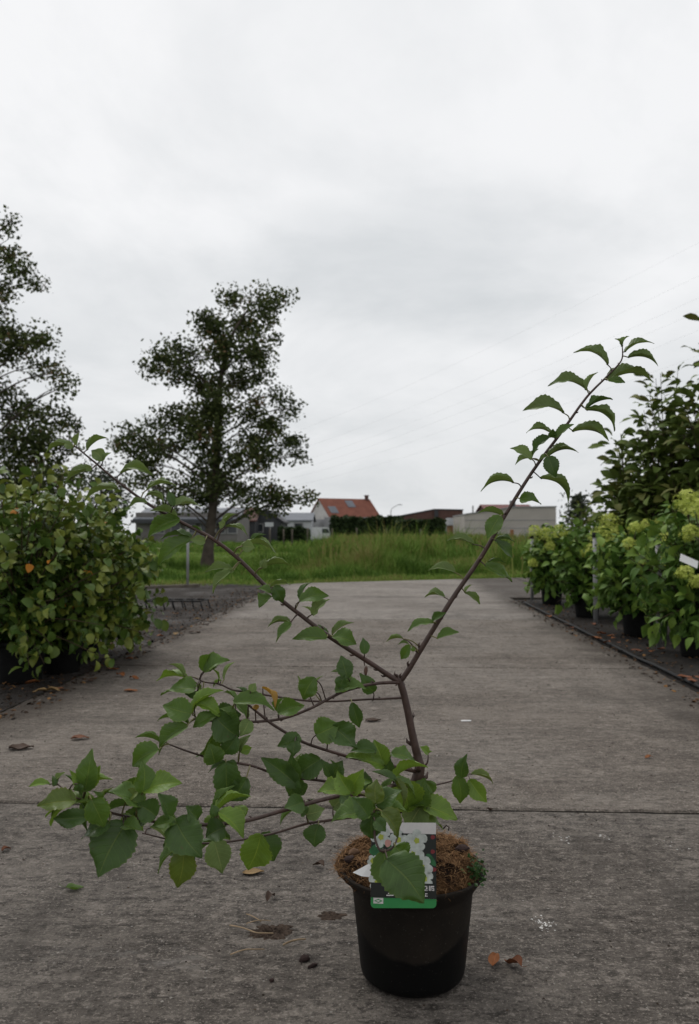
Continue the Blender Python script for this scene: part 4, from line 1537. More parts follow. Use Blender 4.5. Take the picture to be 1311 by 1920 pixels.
# lumps on the compost: bark chips and a clod
M_CHIP = plain('bark_chip', (0.16, 0.095, 0.06), 0.9, 0.3, 40, 0.2)
M_CLOD = plain('dark_clod', (0.035, 0.022, 0.020), 0.9, 0.3, 40, 0.2, 0.5, 200)


def lump(name, c, s, mat, parent, rz=0.0, seed=0.0, n1_=8, n2_=10):
    m = MB()
    V, Fc = [], []
    for i in range(n1_ + 1):
        th_ = math.pi * i / n1_
        for k in range(n2_):
            ph = 2 * math.pi * k / n2_
            d = Vector((math.sin(th_) * math.cos(ph), math.sin(th_) * math.sin(ph), math.cos(th_)))
            f = 1 + 0.45 * mnoise.noise(d * 1.9 + Vector((seed, seed * 2, 0)))
            v = Matrix.Rotation(rz, 3, 'Z') @ Vector((d.x * s[0] * f, d.y * s[1] * f, d.z * s[2] * f))
            V.append(Vector(c) + v)
    for i in range(n1_):
        for k in range(n2_):
            Fc.append((i * n2_ + k, (i + 1) * n2_ + k, (i + 1) * n2_ + (k + 1) % n2_, i * n2_ + (k + 1) % n2_))
    m.add(V, Fc, 0, True)
    return m.build(name, mat, parent)


def on_ball(px, py, dz=0.0):
    p = gnd(px, py, 0.246)
    return Vector((p.x, p.y, ball_h(p.x - PC.x, p.y - PC.y) + dz))


lump('bark_chip', on_ball(664, 1592, .004), (.012, .007, .008), M_CHIP, hero, .4, 1)
lump('bark_chip', on_ball(690, 1600, .003), (.008, .005, .005), M_CHIP, hero, 1.4, 2)
lump('clod', on_ball(866, 1600, .003), (.013, .010, .007), M_CLOD, hero, .4, 3)
lump('clod', on_ball(655, 1604, .001), (.011, .010, .006), M_CLOD, hero, .9, 4)
m = MB()
q = on_ball(837, 1563, .004)
m.tube([q + Vector((-.006, 0, 0)), q + Vector((0, .002, .006)), q + Vector((.006, 0, .003)), q + Vector((.004, -.004, -.002))], .0016, 6)
m.build('root_curl', M_CLOD, hero)

# small weeds growing on the rim
M_WEED = foliage('rim_weed_leaves', [(0.0, (0.018, 0.045, 0.012)), (0.5, (0.035, 0.085, 0.02)), (1.0, (0.06, 0.12, 0.03))], 0.5, 0.3)
n = 150
C0 = at(893, 1632, 1.60)
P = np.array(C0) + rng.normal(0, 1, (n, 3)) * np.array([.0095, .012, .012])
P[:, 0] = np.minimum(P[:, 0], C0.x + .016)
me = cards(P - np.array(PC), rng.uniform(.006, .012, n), np.clip(rng.normal(.45, .25, n), 0, 1), 'rim_weed', M_WEED, 0.6)
o = link('rim_weed', me, hero)
o['kind'] = 'stuff'

# ---- woody parts
t = NT('young_bark')
n1 = t.noise(60, 5, 0.65)
c = t.ramp(n1, [(0.3, (0.034, 0.019, 0.015)), (0.6, (0.065, 0.038, 0.030)), (0.8, (0.105, 0.075, 0.062))])
c = t.mix(t.math('MULTIPLY', t.mr(t.noise(12, 4), 0.5, 0.7), 0.5), c, (0.075, 0.035, 0.026))
t.bump(n1, 0.3, 0.002)
M_TWIG = t.fin(c, 0.5, 0.4)
M_BUD = plain('bud', (0.10, 0.055, 0.04), 0.6, 0.3, 60, 0.3)
M_FLUSH = plain('petiole', (0.13, 0.12, 0.04), 0.5, 0.25, 40, 0.3)

BR = {}


def branch(key, pts, name='branch', buds=0.0):
    """pts: (px, py, Y, radius mm)"""
    P, Rd = catmull([(at(px, py, Y), r / 1000.0 * 0.84) for px, py, Y, r in pts], 8)
    m = MB()
    # slight swellings at the nodes
    Rd2 = [r * (1 + 0.10 * max(0, mnoise.noise(Vector((i * .45, len(key) + ord(key[0]), 0))))) for i, r in enumerate(Rd)]
    m.tube(P, Rd2, 10, wob=.06)
    if buds:
        k = 3
        while k < len(P) - 2:
            tn = (P[k + 1] - P[k - 1]).normalized()
            sd_ = tn.cross(Vector((random.gauss(0, 1), random.gauss(0, 1), random.gauss(0, 1)))).normalized()
            q = P[k] + sd_ * Rd[k] * .8
            m.tube([q, q + (sd_ + tn) * Rd[k] * .9, q + (sd_ * .6 + tn * 1.2) * Rd[k] * 1.5], [Rd[k] * .5, Rd[k] * .42, Rd[k] * .1], 6)
            k += random.randint(4, 8)
    o = m.build(name, M_TWIG, hero)
    BR[key] = (o, P)


branch('trunk', [(768, 1590, 1.655, 11), (772, 1540, 1.652, 11), (774, 1490, 1.65, 11.5), (782, 1462, 1.65, 13), (787, 1440, 1.65, 12.5), (783, 1418, 1.65, 9.8), (774, 1380, 1.65, 9.3), (765, 1335, 1.65, 8.8), (757, 1300, 1.65, 8.4), (750, 1276, 1.65, 8.6), (749, 1268, 1.65, 6.0)], 'trunk', 1)
branch('R', [(750, 1278, 1.65, 6.8), (766, 1256, 1.645, 6.6), (800, 1200, 1.64, 6.2), (850, 1120, 1.635, 5.7), (905, 1040, 1.63, 5.2), (948, 965, 1.625, 4.6), (998, 885, 1.62, 4.0), (1056, 806, 1.615, 3.4), (1100, 745, 1.61, 2.8), (1138, 706, 1.61, 2.3), (1165, 676, 1.61, 1.8), (1167, 650, 1.61, 1.2)], buds=1)
branch('L', [(751, 1280, 1.65, 6.8), (726, 1264, 1.645, 6.2), (690, 1240, 1.64, 5.9), (620, 1195, 1.635, 5.5), (560, 1150, 1.63, 5.2), (510, 1110, 1.625, 5.0), (445, 1046, 1.62, 4.6), (395, 1008, 1.61, 4.2), (340, 979, 1.605, 3.8), (280, 946, 1.60, 3.3), (220, 902, 1.595, 2.7), (172, 862, 1.59, 2.1), (140, 836, 1.59, 1.3)], buds=1)
branch('A', [(752, 1280, 1.65, 4.4), (724, 1280, 1.63, 4.0), (690, 1284, 1.61, 3.9), (640, 1298, 1.59, 3.8), (582, 1328, 1.57, 3.7), (530, 1347, 1.55, 3.5), (480, 1353, 1.53, 3.1), (440, 1351, 1.52, 2.6), (405, 1352, 1.51, 2.0), (372, 1350, 1.50, 1.6), (366, 1342, 1.50, 1.4)], buds=1)
branch('B', [(755, 1308, 1.65, 3.2), (720, 1310, 1.655, 2.9), (690, 1311, 1.66, 2.7), (620, 1315, 1.66, 2.6), (568, 1313, 1.65, 2.5), (511, 1305, 1.64, 2.4), (470, 1298, 1.63, 2.3), (438, 1294, 1.62, 2.2), (412, 1283, 1.61, 2.0), (385, 1279, 1.60, 1.7), (373, 1274, 1.60, 1.4)], buds=1)
branch('C', [(784, 1448, 1.65, 4.6), (748, 1439, 1.62, 4.0), (682, 1425, 1.59, 3.7), (644, 1416, 1.58, 3.6), (583, 1397, 1.56, 3.4), (553, 1383, 1.55, 3.3), (514, 1360, 1.54, 3.2), (492, 1343, 1.535, 3.0), (469, 1324, 1.53, 2.6), (455, 1312, 1.53, 2.0)], buds=1)
branch('D', [(776, 1484, 1.65, 4.2), (700, 1478, 1.62, 3.6), (640, 1470, 1.60, 3.3), (598, 1463, 1.58, 3.2), (562, 1459, 1.57, 3.1), (514, 1450, 1.55, 3.0), (469, 1435, 1.53, 2.8), (408, 1425, 1.51, 2.5), (359, 1411, 1.49, 2.2), (318, 1396, 1.48, 1.6)], buds=1)
branch('E', [(774, 1500, 1.65, 5.0), (715, 1492, 1.58, 4.6), (652, 1490, 1.52, 4.4), (583, 1505, 1.47, 4.3), (533, 1519, 1.43, 4.1), (465, 1538, 1.39, 3.9), (400, 1546, 1.36, 3.6), (350, 1545, 1.34, 3.3), (293, 1541, 1.31, 2.9), (234, 1530, 1.28, 2.5), (198, 1520, 1.26, 2.2), (166, 1500, 1.25, 1.8), (140, 1495, 1.24, 1.5), (108, 1470, 1.24, 1.2)], buds=1)
branch('Fb', [(772, 1520, 1.65, 4.0), (700, 1527, 1.60, 3.4), (617, 1538, 1.55, 3.0), (572, 1545, 1.53, 2.8), (507, 1564, 1.50, 2.6), (423, 1579, 1.47, 2.3), (366, 1581, 1.45, 2.0), (330, 1577, 1.44, 1.8), (267, 1562, 1.42, 1.3)], buds=1)
branch('G', [(778, 1478, 1.65, 4.8), (750, 1470, 1.55, 4.4), (722, 1480, 1.44, 4.0), (704, 1500, 1.34, 3.4), (701, 1522, 1.29, 2.6), (702, 1548, 1.27, 2.3), (704, 1575, 1.255, 2.2), (716, 1596, 1.25, 2.0), (737, 1588, 1.26, 1.8), (745, 1572, 1.27, 1.4)])
branch('H', [(782, 1478, 1.66, 3.0), (815, 1472, 1.68, 2.2), (845, 1465, 1.69, 1.9), (866, 1457, 1.70, 1.5), (880, 1452, 1.70, 1.1)])
branch('stub', [(788, 1448, 1.65, 3.4), (797, 1436, 1.65, 2.6), (802, 1428, 1.65, 1.8), (803, 1414, 1.65, 0.9)], 'twig')
branch('spur', [(782, 1223, 1.64, 2.4), (775, 1212, 1.64, 1.9), (767, 1203, 1.64, 1.4), (756, 1198, 1.64, 0.9)], 'twig')
m = MB()
q = at(686, 1258, 1.637)
m.tube([at(682, 1236, 1.637), at(684, 1248, 1.637)], .0011, 6)
o = m.build('fruit_stalk', M_TWIG, BR['L'][0])
lump('dried_fruit', q, (.004, .004, .009), M_BUD, BR['L'][0], 0, 5)


# ---- leaves
def leaf_mat(name, c, edge, spec=0.36, rough=0.42, trans=0.26):
    t = NT(name)
    uvn = t.node('ShaderNodeUVMap')
    sp = t.node('ShaderNodeSeparateXYZ')
    t.l.new(uvn.outputs[0], sp.inputs[0])
    u, v = sp.outputs[0], sp.outputs[1]
    av = t.math('ABSOLUTE', t.math('SUBTRACT', v, 0.5))          # 0 midrib .. 0.5 margin
    oi = t.node('ShaderNodeObjectInfo')
    nz_ = t.noise(30, 4, 0.6)
    col = t.ramp(nz_, [(0.3, tuple(x * 0.80 for x in c)), (0.7, tuple(x * 1.2 for x in c))])
    col = t.mix(t.math('MULTIPLY', oi.outputs['Random'], 0.35), col, tuple(x * 0.62 for x in c))
    side = t.math('SINE', t.math('MULTIPLY', t.math('SUBTRACT', u, t.math('MULTIPLY', av, 0.55)), 48.0))
    sv = t.math('MULTIPLY', t.mr(side, 0.86, 1.0), 0.28)
    col = t.mix(sv, col, tuple(min(1, x * 1.55) for x in c))
    col = t.mix(t.mr(av, 0.025, 0.006, 0, 0.65), col, (c[0] * 2.0 + .02, c[1] * 1.6 + .01, c[2] * 1.8))
    col = t.mix(t.mr(av, 0.44, 0.50, 0, 0.55), col, edge)
    col = t.mix(t.math('MULTIPLY', t.mr(t.noise(95, 3, .6), 0.68, 0.74), 0.6), col, (0.07, 0.05, 0.018))
    t.bump(t.math('ADD', t.math('MULTIPLY', t.mr(side, 0.6, 1.0), -1.0), t.mr(av, 0.0, 0.04, -2, 0)), 0.25, 0.002)
    m_ = t.fin(col, t.mr(nz_, .3, .7, rough - .06, rough + .1), spec)
    tr = t.node('ShaderNodeBsdfTranslucent')
    t.put(tr.inputs[0], t.mix(0.5, col, (c[0] * 1.8, c[1] * 1.55, c[2] * 1.1)))
    ms = t.node('ShaderNodeMixShader')
    ms.inputs[0].default_value = trans
    t.l.new(t.b.outputs[0], ms.inputs[1])
    t.l.new(tr.outputs[0], ms.inputs[2])
    t.l.new(ms.outputs[0], t.n['Material Output'].inputs[0])
    return m_


LM = [leaf_mat('leaf_green', (0.066, 0.124, 0.017), (0.13, 0.19, 0.025)),
      leaf_mat('leaf_bright', (0.110, 0.188, 0.022), (0.18, 0.25, 0.03)),
      leaf_mat('leaf_deep', (0.046, 0.092, 0.017), (0.08, 0.13, 0.02)),
      leaf_mat('leaf_pale', (0.135, 0.195, 0.065), (0.17, 0.23, 0.07), 0.2, 0.6),
      leaf_mat('leaf_yellowing', (0.30, 0.17, 0.022), (0.42, 0.20, 0.02)),
      leaf_mat('leaf_olive', (0.085, 0.125, 0.018), (0.16, 0.17, 0.022)),
      leaf_mat('leaf_from_below', (0.092, 0.142, 0.034), (0.15, 0.20, 0.045))]
NT_, NS_ = 18, 4


def hero_leaf(key, bx_, by_, tx, ty, w, kind='s', ci=0, dz=0.0, flip=1, arch=None, fold=None, dy=None):
    bo, BP = BR[key]
    if key in ('R', 'L') and kind == 's' and ci == 0:
        ci = 6
    # nearest branch point on the photo plane
    best, bd = 0, 1e9
    for i, p in enumerate(BP):
        qx = 655.5 + F * p.x / p.y
        pr = (p.z - CAM_H) / p.y
        qy = 960 - F * math.tan(math.atan(pr) - PITCH)
        dd = (qx - bx_) ** 2 + (qy - by_) ** 2
        if dd < bd:
            best, bd = i, dd
    Ab = BP[best]
    if dy is None:
        dy = {'s': 0.0, 'h': -0.018, 'f': -0.03}[kind] + random.uniform(-.012, .012)
    Yb = Ab.y + dy
    B = at(bx_, by_, Yb)
    jl = random.uniform(.92, 1.12)
    tx, ty = bx_ + (tx - bx_) * jl + random.uniform(-2, 2), by_ + (ty - by_) * jl + random.uniform(-2, 2)
    T = at(tx, ty, Yb + dz + (random.uniform(-.012, .012)))
    ax = T - B
    L = ax.length
    ex = ax.normalized()
    camd = (Vector((0, 0, CAM_H)) - B).normalized()
    perp = camd.cross(ex)
    if perp.z < 0:
        perp = -perp
    perp *= flip
    wp, wc = {'s': (1.0, random.uniform(.12, .62)), 'h': (.75, .75), 'f': (.12, 1.0)}[kind]
    nr = perp * wp + camd * wc + Vector((random.gauss(0, .10), random.gauss(0, .10), random.gauss(0, .10)))
    nr = (nr - ex * nr.dot(ex)).normalized()
    ey = nr.cross(ex)
    fo = fold if fold is not None else {'s': 1.1, 'h': .78, 'f': .44}[kind] * random.uniform(.65, 1.3)
    ar = arch if arch is not None else {'s': .15, 'h': .11, 'f': .07}[kind] * random.uniform(.7, 1.3)
    W = max(w * 1.12, {'s': .62, 'h': .58, 'f': .50}[kind] * L / Yb * F) * Yb / F * 0.5
    droop = random.uniform(0.02, 0.10)
    sk = random.uniform(-.06, .06)
    seed = Vector((bx_ * .13, by_ * .17, 3))
    pw_ = random.uniform(.78, .98)
    asy = random.uniform(-.28, .28)
    tws = random.gauss(0, .6)
    wav = random.uniform(.08, .26)
    rows = []
    for i in range(NT_ + 1):
        q = i / NT_
        f = (math.sin(math.pi * min(1, (q * .97 + .03) ** pw_)) ** 0.88) if q < 1 else 0.0
        if q > .72:
            f *= 1 - 0.22 * math.sin((q - .72) / .28 * math.pi)
        if i == 0:
            f = .05
        serr = 1 + 0.05 * (1 if i % 2 else -1) * (1 < i < NT_)
        row = []
        for j in range(-NS_, NS_ + 1):
            s = j / NS_
            a_s = abs(s)
            hw = W * f * (serr if a_s == 1 else 1)
            lo_ang = fo * (0.70 + 0.55 * q * (1.3 - q)) * (1 + asy * (1 if s > 0 else -1))
            yy = s * hw * math.cos(lo_ang * (1 - .25 * a_s))
            zz_ = a_s * hw * math.sin(lo_ang) - 0.16 * a_s ** 3 * hw * fo
            zz_ += wav * W * mnoise.noise(seed + Vector((q * 4.5, s * 2, 0))) * (0.2 + a_s)
            ta = tws * (q - .25)
            yy, zz_ = yy * math.cos(ta) - zz_ * math.sin(ta), yy * math.sin(ta) + zz_ * math.cos(ta)
            xx = q * L - 0.10 * a_s * hw + (0.05 * L * a_s if q < .2 else 0) * -1
            mz = ar * L * 4 * q * (1 - q) * 0.8 - droop * L * max(0, q - .75) * 1.5
            row.append(B + ex * xx + ey * (yy + sk * L * math.sin(q * math.pi)) + nr * (zz_ + mz))
        rows.append(row)
    nw = 2 * NS_ + 1
    V = [p for r_ in rows for p in r_]
    n0 = len(V)
    fs, mi, uv = [], [], []
    for i in range(NT_):
        for j in range(nw - 1):
            a_ = i * nw + j
            quad = (a_, a_ + nw, a_ + nw + 1, a_ + 1)
            u_ = [(i / NT_, j / (nw - 1)), ((i + 1) / NT_, j / (nw - 1)), ((i + 1) / NT_, (j + 1) / (nw - 1)), (i / NT_, (j + 1) / (nw - 1))]
            fs.append(quad); mi.append(0); uv += u_
    # petiole
    base = B + nr * 0.0
    out = (base - Ab)
    mid_ = Ab.lerp(base, .5) + Vector((0, 0, 0.10 * out.length)) - ex * 0.05 * L
    pts, _ = catmull([(Ab, 1), (mid_, 1), (base + ex * 0.02 * L + nr * (ar * L * .05), 1)], 4)
    tb = MB()
    tb.tube(pts, [.0013 - .0003 * k / len(pts) for k in range(len(pts))], 6)
    k0 = len(V)
    V += [Vector(p) for p in tb.v]
    for f_ in tb.f:
        fs.append(tuple(i + k0 for i in f_)); mi.append(1); uv += [(0.5, 0.3)] * len(f_)
    me = bpy.data.meshes.new('leaf')
    me.from_pydata([tuple(p - PC) for p in V], [], fs)
    me.materials.append(LM[ci])
    me.materials.append(M_TWIG if random.random() < .55 else M_FLUSH)
    me.polygons.foreach_set('material_index', mi)
    me.polygons.foreach_set('use_smooth', [True] * len(fs))
    ul = me.uv_layers.new(name='UVMap')
    ul.data.foreach_set('uv', np.array(uv, np.float32).ravel())
    me.update()
    return link('leaf', me, bo)


LEAVES = {
    'R': [(754, 1197, 728, 1201, 18, 's'), (768, 1210, 753, 1238, 20, 'f'), (766, 1208, 749, 1210, 12, 's'), (776, 1221, 771, 1213, 8, 'f'), (811, 1168, 766, 1183, 24, 'h'), (812, 1165, 834, 1149, 18, 'h', 2),
          (821, 1198, 858, 1184, 26, 'h'), (833, 1120, 795, 1119, 26, 's'), (873, 1113, 904, 1135, 20, 's'), (873, 1112, 884, 1099, 9, 's', 3), (852, 1073, 799, 1070, 28, 's'), (910, 1061, 956, 1091, 24, 'h'),
          (911, 1061, 946, 1056, 16, 's', 2), (887, 1021, 840, 1016, 26, 's'), (929, 1014, 963, 1045, 22, 'h', 2), (930, 1013, 964, 1016, 15, 's', 2), (944, 969, 896, 963, 26, 's'), (937, 968, 915, 1007, 30, 'f'),
          (976, 935, 1015, 943, 30, 'h'), (961, 905, 907, 920, 32, 's', 0, 0, 1, .2), (1014, 898, 1063, 943, 32, 's', 0, 0, 1, .26), (995, 860, 959, 841, 26, 'h', 3), (996, 860, 969, 869, 20, 's', 3), (998, 860, 1010, 841, 13, 's', 3),
          (1028, 857, 1082, 850, 24, 's'), (1029, 857, 1044, 897, 28, 'f', 2), (1027, 856, 1010, 863, 11, 's'), (1030, 820, 997, 852, 28, 'h', 2), (1034, 814, 984, 810, 20, 's'), (1037, 820, 1039, 801, 15, 'f', 2), (1043, 820, 1077, 798, 18, 'h'),
          (1075, 810, 1136, 824, 38, 's', 0, 0, 1, .2), (1055, 774, 983, 770, 34, 's', 0, 0, 1, .2), (1100, 770, 1155, 808, 38, 's', 0, 0, 1, .25), (1100, 768, 1145, 752, 18, 's', 2), (1098, 731, 1033, 721, 34, 's', 0, 0, 1, .2), (1101, 729, 1121, 701, 20, 's', 3),
          (1141, 714, 1218, 714, 32, 's', 0, 0, 1, .2), (1142, 714, 1174, 719, 18, 'h'), (1138, 683, 1081, 663, 32, 's', 0, 0, 1, .2), (1179, 671, 1232, 685, 28, 's', 0, 0, 1, .2), (1173, 660, 1222, 646, 30, 's'), (1168, 648, 1181, 632, 12, 's', 3), (1165, 649, 1155, 635, 12, 's', 3)],
    'L': [(135, 838, 88, 850, 28, 's'), (137, 838, 118, 833, 14, 'f', 3), (145, 835, 148, 812, 16, 's', 3), (165, 843, 202, 821, 30, 's'), (194, 863, 171, 844, 24, 'f', 3), (194, 862, 208, 850, 16, 'h', 3), (171, 881, 122, 907, 30, 's'), (172, 880, 158, 877, 12, 'f', 3),
          (219, 917, 159, 939, 30, 's'), (228, 888, 282, 890, 34, 's'), (276, 928, 306, 945, 26, 's', 3), (278, 917, 331, 911, 28, 's'), (275, 944, 243, 952, 18, 's'), (326, 949, 379, 948, 32, 's'), (326, 948, 316, 921, 16, 'f', 2),
          (335, 974, 277, 1013, 38, 'h', 0, 0, 1, .2), (330, 970, 285, 957, 18, 's'), (358, 1014, 299, 1058, 40, 'h', 0, 0, 1, .2), (384, 1015, 357, 1014, 18, 'f', 3), (360, 1010, 300, 1012, 22, 's', 2), (378, 1003, 352, 989, 14, 's', 2), (420, 986, 446, 962, 22, 's'), (424, 988, 465, 1004, 24, 's'), (420, 986, 408, 980, 16, 'f', 3),
          (455, 1023, 518, 1037, 30, 's'), (470, 1022, 498, 1003, 18, 's', 2), (456, 1024, 475, 1026, 22, 'f', 3), (493, 1065, 543, 1062, 32, 's'), (493, 1064, 500, 1045, 16, 'f', 3), (434, 1070, 397, 1115, 26, 'h', 3), (434, 1068, 389, 1071, 16, 's'), (438, 1070, 426, 1068, 10, 'f', 3),
          (509, 1119, 485, 1140, 32, 'h'), (508, 1113, 484, 1105, 22, 'h'), (508, 1101, 543, 1096, 22, 's'), (514, 1100, 533, 1129, 26, 'f', 2), (563, 1127, 622, 1115, 32, 'h'), (565, 1124, 583, 1093, 22, 's', 2), (587, 1152, 619, 1123, 30, 'h', 3), (586, 1151, 569, 1138, 14, 's', 3),
          (545, 1169, 514, 1210, 28, 'h'), (544, 1168, 503, 1175, 20, 's'), (611, 1198, 548, 1198, 36, 'h'), (612, 1196, 578, 1173, 18, 's', 2), (625, 1194, 669, 1207, 38, 'h'), (624, 1190, 661, 1167, 22, 's'), (684, 1225, 682, 1196, 18, 'f', 2)],
    'A': [(652, 1270, 641, 1231, 30, 'f', 2), (630, 1295, 684, 1294, 38, 'h'), (636, 1290, 645, 1262, 24, 'f', 2), (524, 1337, 570, 1322, 38, 'h'), (592, 1296, 569, 1311, 20, 'h', 2), (590, 1272, 570, 1309, 36, 'f'), (590, 1300, 605, 1265, 15, 's', 3), (558, 1268, 558, 1290, 12, 's', 3),
          (440, 1316, 509, 1329, 40, 'h'), (441, 1311, 417, 1298, 22, 's'), (470, 1296, 478, 1281, 15, 'f', 3), (492, 1290, 519, 1331, 22, 's', 4), (478, 1322, 482, 1331, 12, 'f', 4), (467, 1351, 450, 1380, 26, 'f', 3), (362, 1336, 416, 1298, 30, 's', 1), (368, 1320, 411, 1342, 34, 'h', 1), (405, 1345, 449, 1383, 58, 'f', 2), (404, 1344, 366, 1361, 30, 'h'),
          (357, 1338, 311, 1325, 46, 'f'), (352, 1357, 295, 1350, 24, 's'), (350, 1362, 300, 1412, 46, 'h'), (410, 1366, 366, 1420, 40, 'h', 0, 0, -1), (443, 1380, 417, 1411, 34, 'f', 2), (440, 1350, 412, 1328, 26, 'h')],
    'B': [(350, 1271, 289, 1276, 34, 's', 1), (345, 1268, 319, 1245, 12, 's', 3), (385, 1258, 432, 1237, 46, 'h'), (383, 1258, 398, 1222, 34, 'f'), (421, 1274, 441, 1240, 14, 's', 3), (410, 1274, 392, 1252, 12, 's', 1), (415, 1276, 401, 1292, 12, 's', 1), (366, 1290, 306, 1301, 48, 'h'), (368, 1300, 362, 1278, 18, 's', 3), (375, 1312, 350, 1302, 20, 'h', 2),
          (661, 1319, 676, 1367, 24, 'f', 2), (700, 1297, 673, 1262, 28, 'f', 2), (460, 1302, 442, 1288, 20, 'h', 2)],
    'C': [(594, 1377, 636, 1358, 48, 'f'), (625, 1362, 668, 1405, 50, 'f', 2), (563, 1386, 519, 1400, 34, 'h', 2), (553, 1390, 549, 1418, 26, 'f', 2), (562, 1392, 560, 1379, 9, 'f', 2), (735, 1413, 777, 1426, 34, 'h'), (705, 1408, 652, 1408, 34, 'h', 2), (718, 1435, 646, 1419, 50, 'h', 1), (720, 1434, 702, 1384, 34, 'f', 1), (729, 1452, 731, 1416, 26, 'f', 2)],
    'D': [(424, 1431, 429, 1498, 48, 'f', 2), (424, 1432, 391, 1448, 22, 'h', 2), (424, 1432, 445, 1442, 20, 'h', 2), (462, 1460, 430, 1500, 40, 'f', 2), (403, 1430, 392, 1389, 38, 'f'), (450, 1408, 469, 1379, 24, 'h', 3), (449, 1407, 432, 1393, 20, 'h', 3), (296, 1407, 250, 1435, 46, 'h'), (300, 1392, 253, 1382, 22, 's'),
          (557, 1472, 487, 1420, 40, 'f', 2), (556, 1462, 546, 1417, 28, 'f', 2), (600, 1424, 559, 1457, 46, 'f', 2), (560, 1456, 566, 1412, 14, 's', 3), (625, 1457, 644, 1424, 32, 'f', 2), (622, 1456, 604, 1426, 20, 'f', 2), (556, 1462, 543, 1491, 34, 'f', 2), (690, 1482, 684, 1447, 24, 'f', 2), (558, 1470, 572, 1492, 26, 'f', 2)],
    'E': [(93, 1471, 58, 1475, 14, 'h', 1), (108, 1472, 122, 1447, 20, 's', 3), (100, 1474, 96, 1456, 16, 'h', 2), (160, 1481, 172, 1406, 40, 'f'), (162, 1480, 132, 1444, 20, 'f', 1), (162, 1480, 187, 1438, 20, 'f', 1), (152, 1498, 124, 1454, 26, 's', 2), (140, 1501, 65, 1510, 48, 'h', 5), (176, 1505, 92, 1530, 46, 'h', 1), (163, 1532, 96, 1534, 34, 'f', 2), (146, 1470, 152, 1488, 18, 'f', 2),
          (205, 1543, 153, 1575, 38, 'f', 2), (172, 1500, 196, 1556, 44, 'f'), (198, 1500, 192, 1546, 24, 's', 3), (235, 1545, 184, 1645, 78, 'f', 2, -.02, 1, .05, .18), (185, 1510, 213, 1479, 22, 's', 5), (186, 1508, 174, 1484, 22, 'h'), (266, 1509, 194, 1484, 54, 'h'), (264, 1514, 197, 1524, 30, 's', 2), (268, 1484, 266, 1429, 40, 'f'), (240, 1499, 264, 1483, 24, 'h', 5), (271, 1482, 335, 1467, 48, 'h', 1),
          (318, 1532, 296, 1483, 46, 'h', 2), (292, 1530, 258, 1508, 44, 'f', 2), (329, 1542, 285, 1550, 30, 'h'), (330, 1540, 382, 1608, 66, 'f', 2, -.02), (345, 1588, 333, 1664, 46, 'f', 5), (420, 1552, 384, 1574, 46, 'f', 2), (406, 1524, 467, 1493, 34, 's', 1), (412, 1524, 455, 1568, 54, 'h', 1), (404, 1530, 395, 1509, 20, 'f', 2), (372, 1534, 350, 1512, 34, 'f', 2), (280, 1535, 240, 1556, 40, 'h', 2), (232, 1548, 268, 1556, 36, 'h'),
          (568, 1503, 533, 1516, 36, 'f', 2), (566, 1514, 525, 1544, 32, 's'), (455, 1530, 440, 1512, 26, 'h', 1), (640, 1490, 658, 1500, 30, 'f', 2)],
    'Fb': [(402, 1578, 419, 1636, 46, 'f', 3), (329, 1580, 309, 1601, 28, 'f', 2), (282, 1552, 314, 1584, 26, 's', 3), (489, 1566, 466, 1630, 56, 'f', 1), (597, 1547, 592, 1589, 42, 'f', 2), (575, 1527, 612, 1516, 30, 'f', 3), (574, 1526, 560, 1512, 20, 'f', 2), (625, 1513, 648, 1489, 34, 'f', 3), (430, 1574, 396, 1560, 24, 's', 2)],
    'G': [(655, 1486, 594, 1483, 46, 'h', 1), (657, 1486, 632, 1442, 34, 'f', 1), (659, 1486, 681, 1442, 36, 'f', 1), (697, 1524, 620, 1540, 58, 'h', 0), (698, 1525, 700, 1572, 40, 'f', 2), (690, 1530, 659, 1495, 38, 'f', 2), (705, 1505, 707, 1458, 34, 'f', 5), (706, 1508, 748, 1484, 38, 'f', 2), (718, 1522, 748, 1574, 46, 'h', 5), (742, 1465, 702, 1449, 26, 'h', 2), (736, 1461, 756, 1508, 28, 's', 5),
          (738, 1463, 796, 1441, 34, 's', 1), (766, 1512, 744, 1452, 64, 'f', 1, -.02), (775, 1508, 795, 1462, 54, 'f'), (787, 1507, 858, 1535, 52, 'h', 1), (787, 1534, 832, 1557, 34, 'h', 1), (798, 1500, 766, 1556, 52, 'f', 3), (703, 1538, 722, 1556, 26, 'f', 2), (727, 1614, 793, 1691, 76, 'f', 2, -.02, 1, .05, .16, -.05), (719, 1598, 735, 1664, 60, 'f', 0, -.01, 1, .06, .3, .02), (742, 1588, 762, 1618, 40, 'f'), (760, 1520, 812, 1512, 44, 'h', 1)],
    'H': [(865, 1456, 876, 1415, 26, 'f', 2), (858, 1456, 863, 1505, 30, 'f'), (885, 1452, 925, 1466, 26, 's', 5), (881, 1463, 913, 1506, 30, 'f', 1), (812, 1486, 793, 1461, 24, 'f')],
    'stub': [(803, 1413, 789, 1400, 18, 'h', 1), (803, 1414, 812, 1410, 9, 's', 1)],
}
for key, rows in LEAVES.items():
    for r_ in rows:
        hero_leaf(key, *r_)
        # the crowded shoots carry a second, smaller leaf at many of their nodes
        if key in ('E', 'G', 'A', 'D', 'Fb', 'B') and r_[4] >= 24 and random.random() < (.5 if key in 'EG' else .3):
            bx0, by0, tx0, ty0 = r_[:4]
            an_ = random.choice((-1, 1)) * random.uniform(.55, 1.25)
            f_ = random.uniform(.62, .92)
            vx, vy = (tx0 - bx0) * f_, (ty0 - by0) * f_
            hero_leaf(key, bx0, by0, bx0 + vx * math.cos(an_) - vy * math.sin(an_), by0 + vx * math.sin(an_) + vy * math.cos(an_), r_[4] * f_, random.choice('shf'), random.choice((0, 0, 1, 2)), 0, 1, None, None, .02)


